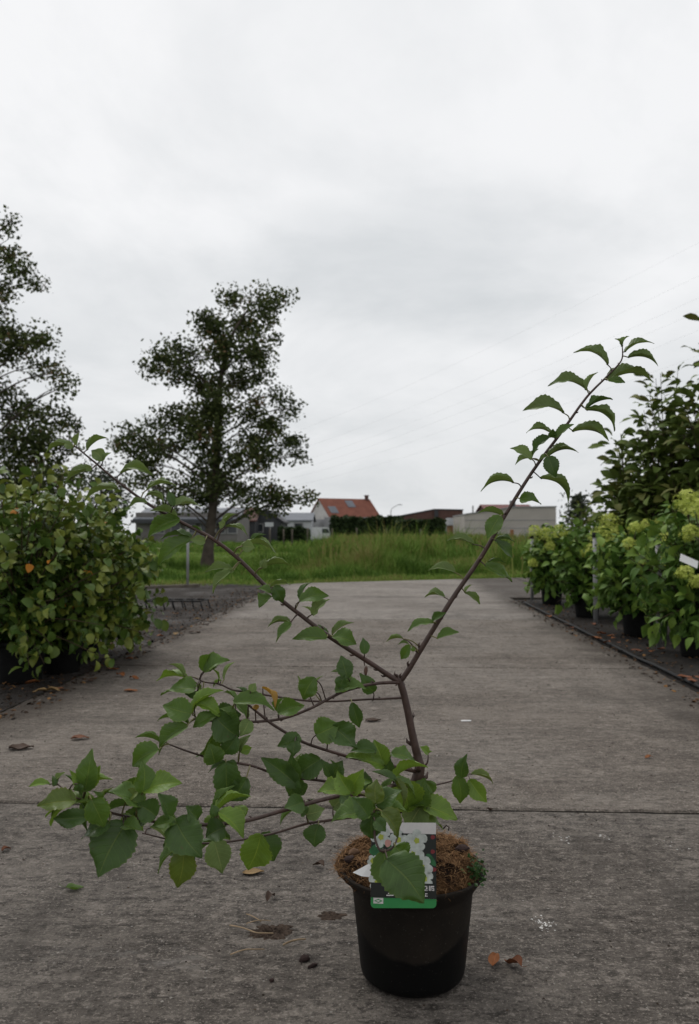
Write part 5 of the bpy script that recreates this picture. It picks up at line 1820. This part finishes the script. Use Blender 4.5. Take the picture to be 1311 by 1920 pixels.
# ------------------------------------------------------------------ plant label hanging in front of the pot
YL = 1.478
lab_c = at(757, 1622, YL)
card = empty('plant_label', at(757, 1698, YL))
LW = 121 / F * YL                   # width
LH = 150 / F * YL                   # height
e_x = Vector((1, 0.02, -0.012)).normalized()
e_y = Vector((0.012, 0.13, 1)).normalized()
e_n = e_x.cross(e_y).normalized()
if e_n.y > 0:
    e_n = -e_n


def lp(u, v, h=0.0):
    """u 0..1 left to right, v 0..1 bottom to top of the label, slightly bowed"""
    bow = 0.0
    return lab_c + e_x * ((u - .5) * LW) + e_y * ((v - .5) * LH) + e_n * (h + bow)


def card_poly(name, poly, h, mat, parent=card, thick=0.0):
    """flat printed shape; long edges are subdivided so it follows the bow"""
    m = MB()
    cx_ = sum(p[0] for p in poly) / len(poly)
    cy_ = sum(p[1] for p in poly) / len(poly)
    pts = []
    for i in range(len(poly)):
        a_, b_ = poly[i], poly[(i + 1) % len(poly)]
        k = max(1, int(abs(a_[0] - b_[0]) / .08))
        for j in range(k):
            pts.append((a_[0] + (b_[0] - a_[0]) * j / k, a_[1] + (b_[1] - a_[1]) * j / k))
    V = [lp(u, v, h) for u, v in pts]
    m.add(V + [lp(cx_, cy_, h)], [(i, (i + 1) % len(V), len(V)) for i in range(len(V))])
    if thick:
        m.prism([lp(u, v, h - .0002) for u, v in pts], e_n * -thick)
    return m.build(name, mat, parent)


def P_(name, c, r=0.35, var=.12, sc=60):
    return plain(name, c, r, var, sc, 0.45)


M_LW, M_LK, M_LG = P_('label_white', (0.52, 0.50, 0.49), .35, .05), P_('label_black', (0.011, 0.014, 0.012)), P_('label_green_band', (0.025, 0.20, 0.055), .35, .06)
M_LP, M_LLF, M_LPK, M_LY = P_('label_petal', (0.40, 0.43, 0.40), .4, .22, 120), P_('label_leaf', (0.02, 0.10, 0.035), .35, .4, 80), P_('label_pink', (0.42, 0.22, 0.19)), P_('label_yellow_green', (0.30, 0.34, 0.05))
M_LRD = P_('label_red', (0.16, 0.02, 0.025))
rc = []
for k in range(7):
    a_ = math.pi + k / 6 * math.pi / 2
    rc.append((0.06 + .06 * math.cos(a_), 0.05 + .05 * math.sin(a_)))
for k in range(7):
    a_ = 1.5 * math.pi + k / 6 * math.pi / 2
    rc.append((0.94 + .06 * math.cos(a_), 0.05 + .05 * math.sin(a_)))
card_poly('board', rc + [(1, 1.0), (0, 1.0)], 0, M_LW, thick=.0006)
card_poly('green_band', rc + [(1, .105), (0, .125)], .0004, M_LG)
card_poly('photo_print', [(0, .127), (1, .107), (1, .865), (0, .885)], .0004, M_LK)


def petals(cx_, cy_, r, rot, n=5):
    for k in range(n):
        a_ = rot + 2 * math.pi * k / n
        pts = []
        for j in range(12):
            b_ = 2 * math.pi * j / 12
            x_, y_ = 0.55 * r + 0.48 * r * math.cos(b_), 0.40 * r * math.sin(b_) * (1.0 + .25 * math.cos(b_)) * (1 + .08 * math.sin(5 * b_ + k))
            pts.append((cx_ + (x_ * math.cos(a_) - y_ * math.sin(a_)), cy_ + (x_ * math.sin(a_) + y_ * math.cos(a_)) * LW / LH))
        card_poly('printed_petal', pts, .0008 + .00012 * k, M_LP)
    card_poly('printed_centre', [(cx_ + .035 * math.cos(j * .63) * (1 + .4 * (j % 2)), cy_ + .03 * math.sin(j * .63) * (1 + .4 * (j % 2))) for j in range(10)], .0016, M_LY)


def blob(nm, cx_, cy_, rx, ry, rot, mat, h=.0007):
    pts = []
    for j in range(14):
        b_ = 2 * math.pi * j / 14
        x_, y_ = rx * math.cos(b_), ry * math.sin(b_) * (1 - .25 * math.cos(b_))
        pts.append((cx_ + x_ * math.cos(rot) - y_ * math.sin(rot), cy_ + x_ * math.sin(rot) + y_ * math.cos(rot)))
    card_poly(nm, pts, h, mat)


for (a_, b_, c_, d_, e_) in [(.09, .70, .13, .05, .4), (.12, .60, .12, .05, -.5), (.58, .70, .13, .035, .5), (.92, .56, .10, .045, -.7), (.06, .42, .09, .05, 1.1), (.30, .74, .10, .03, 1.2), (.2, .50, .1, .04, .2)]:
    blob('printed_leaf', a_, b_, c_, d_, e_, M_LLF, .00055 + .00004 * a_)
petals(.70, .79, .165, .3)
petals(.64, .63, .175, 1.1)
petals(.78, .48, .17, -.3)
petals(.82, .34, .14, .5)
petals(.15, .83, .16, .7)
petals(.42, .80, .14, .2)
petals(.10, .31, .14, .2)
petals(.03, .55, .09, .9)
for (a_, b_, r_) in [(.26, .76, .05), (.08, .47, .055)]:
    blob('printed_bud', a_, b_, r_, r_ * .9, .3, M_LPK, .0018)
for (a_, b_) in [(.95, .83), (.95, .66), (.97, .45)]:
    blob('printed_berry', a_, b_, .035, .025, 0, M_LRD, .0007)
card_poly('text_strip', [(0.0, .1275), (1, .1085), (1, .285), (0, .30)], .0019, M_LK)
# small white pictograms and the leaf logo on the strip
m = MB()
for (u0, v0, u1, v1) in [(.885, .205, .900, .262), (.908, .245, .965, .262), (.908, .205, .922, .245), (.930, .225, .965, .235), (.935, .205, .965, .214), (.955, .214, .965, .225),
                         (.815, .250, .860, .262), (.840, .222, .862, .246), (.815, .205, .838, .220), (.845, .203, .862, .215), (.825, .165, .862, .176), (.825, .136, .838, .160), (.845, .136, .862, .150),
                         (.235, .145, .345, .158), (.26, .168, .34, .180)]:
    m.add([lp(u0, v0, .0023), lp(u1, v0, .0023), lp(u1, v1, .0023), lp(u0, v1, .0023)], [(0, 1, 2, 3)])
m.build('pictogram', M_LW, card)
card_poly('logo_box', [(.04, .055), (.19, .05), (.19, .118), (.04, .122)], .0010, M_LW)
card_poly('logo_mark', [(.05, .088), (.115, .108), (.18, .085), (.115, .062)], .0014, M_LG)
card_poly('logo_dot', [(.075, .086), (.115, .097), (.15, .085), (.115, .074)], .0018, M_LW)
blob('hanging_hole', .485, .868, .018, .014, 0, M_LK, .0024)
tag(card, 'printed plant label with white flower photo and green bottom band, hanging on the black pot', 'plant label')

# white paper corner tucked behind the label
m = MB()
pq = [at(662, 1636, 1.515), at(697, 1617, 1.512), at(697, 1645, 1.50), at(678, 1643, 1.505)]
m.prism(pq, (0, .0008, 0))
o = m.build('paper_corner', M_CARD)
tag(o, 'white folded paper corner sticking out beside the plant label', 'paper')


# ------------------------------------------------------------------ litter on the ground
M_DEAD = leaf_mat('dead_leaf', (0.13, 0.045, 0.018), (0.09, 0.03, 0.015), 0.3, 0.7, 0.05)
M_DEADO = leaf_mat('dead_leaf_orange', (0.20, 0.072, 0.022), (0.16, 0.06, 0.02), 0.3, 0.7, 0.05)
M_DEADY = leaf_mat('dead_leaf_tan', (0.20, 0.13, 0.055), (0.14, 0.09, 0.04), 0.3, 0.7, 0.05)
M_DEADB = leaf_mat('dead_leaf_brown', (0.055, 0.033, 0.022), (0.04, 0.025, 0.018), 0.3, 0.7, 0.05)


def fallen(px, py, size, rz, mat, label, z=0.001, curl=0.5, cat='fallen leaf', group='fallen leaves', name='fallen_leaf', stalk=True):
    """crisped leaf resting on the ground, size in metres"""
    c = gnd(px, py, z)
    NTn, NSn = 9, 3
    V, fs, uv = [], [], []
    for i in range(NTn + 1):
        q = i / NTn
        f = math.sin(math.pi * min(1, (q * .96 + .04) ** .75)) ** .8 if 0 < q < 1 else .04
        for j in range(-NSn, NSn + 1):
            s = j / NSn
            w = .34 * f
            y_ = s * w * math.cos(curl * .8)
            z_ = abs(s) * w * math.sin(curl) + .12 * curl * math.sin(q * 5 + px) + .10 * mnoise.noise(Vector((q * 3 + px, s * 2, py)))
            V.append(Vector(((q - .5), y_, z_)))
    nw = 2 * NSn + 1
    for i in range(NTn):
        for j in range(nw - 1):
            a_ = i * nw + j
            fs.append((a_, a_ + nw, a_ + nw + 1, a_ + 1))
            uv += [(i / NTn, j / (nw - 1)), ((i + 1) / NTn, j / (nw - 1)), ((i + 1) / NTn, (j + 1) / (nw - 1)), (i / NTn, (j + 1) / (nw - 1))]
    zmin = min(v.z for v in V)
    if stalk:
        tb = MB()
        b_ = V[NSn]
        tb.tube([b_, b_ + Vector((-.2, .03, .08)), b_ + Vector((-.4, .10, .22))], .012, 5)
        k0 = len(V)
        V += [Vector(p_) for p_ in tb.v]
        for f_ in tb.f:
            fs.append(tuple(i + k0 for i in f_)); uv += [(.5, .3)] * len(f_)
    rot = Matrix.Rotation(rz, 3, 'Z')
    me = bpy.data.meshes.new(name)
    me.from_pydata([tuple(rot @ (Vector((v.x, v.y, v.z - zmin)) * size)) for v in V], [], fs)
    me.materials.append(mat)
    me.polygons.foreach_set('use_smooth', [True] * len(fs))
    ul = me.uv_layers.new(name='UVMap')
    ul.data.foreach_set('uv', np.array(uv, np.float32).ravel())
    me.update()
    o = link(name, me)
    o.location = c
    tag(o, label, cat, group)
    return o


fallen(927, 1806, .042, 1.2, M_DEADO, 'small reddish brown curled leaf on the concrete nearest the black pot', curl=.8, stalk=False)
fallen(962, 1812, .046, 2.2, M_DEAD, 'dark red brown curled leaf with upright stalk beside the black pot', curl=.9)
fallen(1217, 1421, .034, .3, M_DEADO, 'lone small orange leaf on bare concrete above the joint line', curl=.6, stalk=False)
fallen(140, 1668, .042, .2, M_CLOD if False else LM[0], 'small fresh green leaf lying on the concrete', curl=.7)
fallen(12, 1594, .028, .9, M_DEAD, 'small reddish leaf at the picture edge below the lowest branch', curl=.7, stalk=False)
fallen(508, 1686, .036, 1.1, M_DEADB, 'dark shrivelled leaf on the concrete below the round leaf', curl=.9, stalk=False)
fallen(597, 1625, .036, 2.6, M_DEADB, 'dark shrivelled leaf just beside the root ball', curl=.8, stalk=False)
fallen(475, 1637, .055, .1, M_DEADY, 'thin tan shred of leaf below the middle leaves', curl=.2, stalk=False)
fallen(700, 1352, .075, .15, M_DEADB, 'flat brown leaf on the path behind the trunk', curl=.3, stalk=False)
fallen(150, 1386, .075, .3, M_DEAD, 'reddish brown leaf lying near the shrub pots on the path', curl=.3, stalk=False)
fallen(40, 1404, .10, .1, M_DEADB, 'dark brown curled leaf at the picture edge of the path', curl=.4, stalk=False)
fallen(246, 1296, .075, .3, M_DEADO, 'flat orange brown leaf on the path between pots and branch tips', curl=.25, stalk=False)
fallen(365, 1187, .11, .2, M_DEADB, 'brown leaf on the far path beside the soil edge', curl=.25, stalk=False)
fallen(1175, 1527, .030, .4, M_DEADB, 'dark curled leaf scrap below the joint near the right edge', curl=.9, stalk=False) if False else None
fallen(919, 1520, .026, .4, M_DEADB, 'tiny dark curled scrap just below the joint line', curl=.9, stalk=False)
spots_l = [(243, 1235), (130, 1257), (150, 1240), (225, 1265), (215, 1254), (100, 1297), (75, 1300), (110, 1290), (252, 1270), (60, 1285), (170, 1275), (205, 1248), (300, 1196), (330, 1192), (310, 1165), (370, 1160)]
ORD = ['first', 'second', 'third', 'fourth', 'fifth', 'sixth', 'seventh', 'eighth', 'ninth', 'tenth', 'eleventh', 'twelfth', 'thirteenth', 'fourteenth', 'fifteenth', 'sixteenth', 'seventeenth', 'eighteenth', 'nineteenth', 'twentieth']
for i, (px, py) in enumerate(sorted(spots_l)):
    fallen(px, py + random.uniform(-3, 3), random.uniform(.05, .085), random.uniform(0, 6), random.choice([M_DEAD, M_DEADO, M_DEADO, M_DEADY, M_DEADB]),
           'fallen leaf by the leafy potted shrubs, %s counting from the left picture edge' % ORD[i], .004, random.uniform(.2, .6), group='fallen leaves by the leafy shrubs', stalk=False)
spots_r = [(1030, 1155), (1072, 1178), (1113, 1172), (1120, 1196), (1138, 1204), (1150, 1198), (1160, 1203), (1128, 1190), (1145, 1194), (1222, 1222), (1240, 1219), (1258, 1210), (1284, 1272), (1297, 1276), (1305, 1272), (1215, 1218), (1275, 1200), (1060, 1172), (1195, 1220)]
for i, (px, py) in enumerate(sorted(spots_r)):
    fallen(px, py + random.uniform(-2, 2), random.uniform(.05, .09), random.uniform(0, 6), random.choice([M_DEAD, M_DEADO, M_DEAD, M_DEADB]),
           'fallen reddish leaf under the flowering shrubs, %s counting from the crossing path' % ORD[i], .012, random.uniform(.2, .6), group='fallen leaves under the flowering shrubs', stalk=False)

# soil patch with dry straws in front of the pot
M_DIRT = plain('dry_dirt', (0.062, 0.045, 0.035), 0.95, 0.6, 120, 0.1, 1.0, 220)
M_STRAW = plain('dry_straw', (0.26, 0.19, 0.12), 0.8, 0.3, 50, 0.2)


def dirt(px, py, rx, ry, h, label, seed):
    c = gnd(px, py, 0)
    V, Fc = [], []
    NRr, NAa = 16, 80
    for i in range(NRr + 1):
        f = i / NRr
        for k in range(NAa):
            a_ = 2 * math.pi * k / NAa
            e_ = 1 + .55 * mnoise.noise(Vector((math.cos(a_) * 1.6, math.sin(a_) * 1.6, seed))) + .35 * mnoise.noise(Vector((math.cos(a_) * 5, math.sin(a_) * 5, seed)))
            x_, y_ = rx * f * e_ * math.cos(a_), ry * f * e_ * math.sin(a_)
            z_ = h * (1 - f ** 2) * (0.3 + 1.6 * abs(mnoise.noise(Vector((x_ * 110, y_ * 110, seed)))) + .9 * abs(mnoise.noise(Vector((x_ * 300, y_ * 300, seed))))) + .0006 * mnoise.noise(Vector((x_ * 160, y_ * 160, seed))) - .001 * (f > .99)
            V.append((c.x + x_, c.y + y_, z_ + .0008))
    for i in range(NRr):
        for k in range(NAa):
            Fc.append((i * NAa + k, (i + 1) * NAa + k, (i + 1) * NAa + (k + 1) % NAa, i * NAa + (k + 1) % NAa))
    m = MB()
    m.add(V, [f_[::-1] for f_ in Fc], 0, True)
    o = m.build('soil_patch', M_DIRT)
    tag(o, label, 'soil')


dirt(512, 1748, .048, .034, .006, 'patch of spilled brown soil with straws in front of the pot', 1.0)
dirt(622, 1718, .030, .020, .003, 'thin smear of brown soil touching the pot side', 2.0)
for i, (pts, r_, lab) in enumerate([([(431, 1735), (455, 1742), (480, 1752), (500, 1752), (513, 1750)], .0016, 'long bent dry straw lying over the soil patch'),
                                    ([(462, 1714), (475, 1722), (490, 1728)], .0013, 'short dry straw above the soil patch'),
                                    ([(432, 1790), (458, 1784), (478, 1783), (496, 1780)], .0015, 'wavy dry straw below the soil patch'),
                                    ([(531, 1772), (550, 1767), (573, 1761)], .0022, 'straight pale straw at the end of the soil patch'),
                                    ([(462, 1732), (485, 1729), (508, 1727)], .0011, 'thin dry straw across the top of the soil patch')]):
    m = MB()
    P_l, R_l = catmull([(gnd(a_, b_, .003 + r_), r_ * (1 - .3 * k / len(pts))) for k, (a_, b_) in enumerate(pts)], 5)
    for k, q in enumerate(P_l):
        q.z += .004 * math.sin(math.pi * k / (len(P_l) - 1))
    m.tube(P_l, R_l, 6)
    o = m.build('dry_straw', M_STRAW)
    tag(o, lab, 'straw', 'dry straws by the soil patch')
for (px, py, s, lab) in [(571, 1797, (.011, .009, .007), 'round dark clod of earth below the soil patch'), (586, 1811, (.012, .004, .004), 'long dark crumb beside the round clod'),
                         (510, 1838, (.005, .004, .004), 'small dark clod at the foot of the picture below the straws')]:
    c = gnd(px, py, s[2] * .6)
    o = lump('earth_clod', c, s, M_CLOD, None, .6, px)
    tag(o, lab, 'clod')

# white chalky paint splash and chips
M_CHALK = plain('chalk_white', (0.45, 0.44, 0.42), 0.9, 0.35, 200, 0.1)


def splash(px, py, rx, ry, n_, label, seed):
    random.seed(seed)
    c = gnd(px, py, 0)
    m = MB()
    for i in range(n_):
        g_ = Vector((random.gauss(0, rx), random.gauss(0, ry), 0))
        r0 = random.uniform(.0008, .0026) * (1.9 if i < 4 else 1)
        k = 9
        ph = random.random() * 6
        ring = [c + g_ + Vector((math.cos(j * 2 * math.pi / k) * r0 * random.uniform(.6, 1.4), math.sin(j * 2 * math.pi / k) * r0 * random.uniform(.6, 1.8), .0006)) for j in range(k)]
        m.add(ring + [c + g_ + Vector((0, 0, .0014))], [(j, (j + 1) % k, k) for j in range(k)])
    o = m.build('paint_splash', M_CHALK)
    tag(o, label, 'paint splash', kind='stuff')


splash(1021, 1732, .010, .017, 46, 'white chalky splash on the concrete beside the pot', 5)
splash(1056, 1572, .012, .022, 11, 'scattered white specks on the concrete below the joint line', 6)
splash(1128, 1569, .012, .010, 6, 'small group of white specks farther along below the joint', 7)
splash(1265, 1592, .03, .02, 9, 'loose white specks near the edge of the picture', 8)
random.seed(99)
m = MB()
c = gnd(874, 1352, 0)
m.box(c + Vector((0, 0, .002)), (.046, .012, .003), .05)
o = m.build('white_strip', M_CARD)
tag(o, 'small white plastic strip lying on the path', 'litter')

# crumbs and grit scattered over the concrete
n = 2600
u_ = rng.uniform(1.2, 9, n)
s_ = rng.uniform(-1.85, 1.68, n)
w_ = (Vv.x * s_ + U.x * u_, Vv.y * s_ + U.y * u_)
sz = rng.uniform(.0012, .0036, n) * (0.6 + .15 * u_)
V0 = np.array([(-1, -.7, 0), (1, -.8, 0), (.9, .9, 0), (-.8, .8, 0), (.1, 0, .8)])
F0 = np.array([(0, 1, 4), (1, 2, 4), (2, 3, 4), (3, 0, 4)])
an = rng.uniform(0, 2 * np.pi, n)
ex = np.stack([np.cos(an), np.sin(an), 0 * an], 1)
ey = np.stack([-np.sin(an), np.cos(an), 0 * an], 1)
ez = np.tile([0, 0, 1.0], (n, 1))
M_GRIT = foliage('grit', [(0.0, (0.02, 0.015, 0.012)), (0.6, (0.05, 0.035, 0.025)), (0.85, (0.16, 0.13, 0.10)), (1.0, (0.4, 0.38, 0.35))], 0.9, 0.2)
me = cards(np.stack([w_[0], w_[1], np.full(n, .0005)], 1), sz, rng.uniform(0, 1, n) ** 1.6, 'grit', M_GRIT, 0, V0, F0, (ex, ey, ez))
tag(link('grit', me), 'fine dark crumbs and grit scattered over the concrete', 'grit', kind='stuff')

# leaf crumbs and earth washed along both edges of the path
n = 5200
u_ = rng.uniform(2.6, 13.5, n)
off = np.abs(rng.normal(0, .42, n)) - .14 + .10 * np.array([mnoise.noise(Vector((q_ * 1.3, 3, 0))) for q_ in u_])
left_ = rng.random(n) < .62
s_ = np.where(left_, -1.90 - off, 1.73 + off)
k = left_ | (u_ < 11.3)
u_, s_, left_ = u_[k], s_[k], left_[k]
n = len(u_)
xx, yy = Vv.x * s_ + U.x * u_, Vv.y * s_ + U.y * u_
zz_ = np.where((s_ > -1.9) & (s_ < 1.72), .001, np.where(left_, .002, .0))
an = rng.uniform(0, 2 * np.pi, n)
tl = rng.normal(0, .35, n)
ex = np.stack([np.cos(an) * np.cos(tl), np.sin(an) * np.cos(tl), np.sin(tl)], 1)
ey = np.stack([-np.sin(an), np.cos(an), 0 * an], 1)
ez = np.cross(ex, ey)
V0 = np.array([(-.5, -.2, 0), (.1, -.4, .15), (.6, 0, .1), (.1, .4, .2), (-.45, .3, 0)])
F0 = np.array([(0, 1, 4), (1, 3, 4), (1, 2, 3)])
M_CRUMB = foliage('leaf_crumbs', [(0.0, (0.012, 0.009, 0.007)), (0.6, (0.04, 0.026, 0.017)), (0.85, (0.10, 0.05, 0.022)), (1.0, (0.2, 0.11, 0.045))], 0.9, 0.1)
me = cards(np.stack([xx, yy, zz_], 1), rng.uniform(.008, .032, n), rng.uniform(0, 1, n) ** 1.5, 'leaf_crumbs', M_CRUMB, 0, V0, F0, (ex, ey, ez))
tag(link('leaf_crumbs', me), 'brown leaf crumbs and earth washed along the edges of the path', 'leaf litter', kind='stuff')
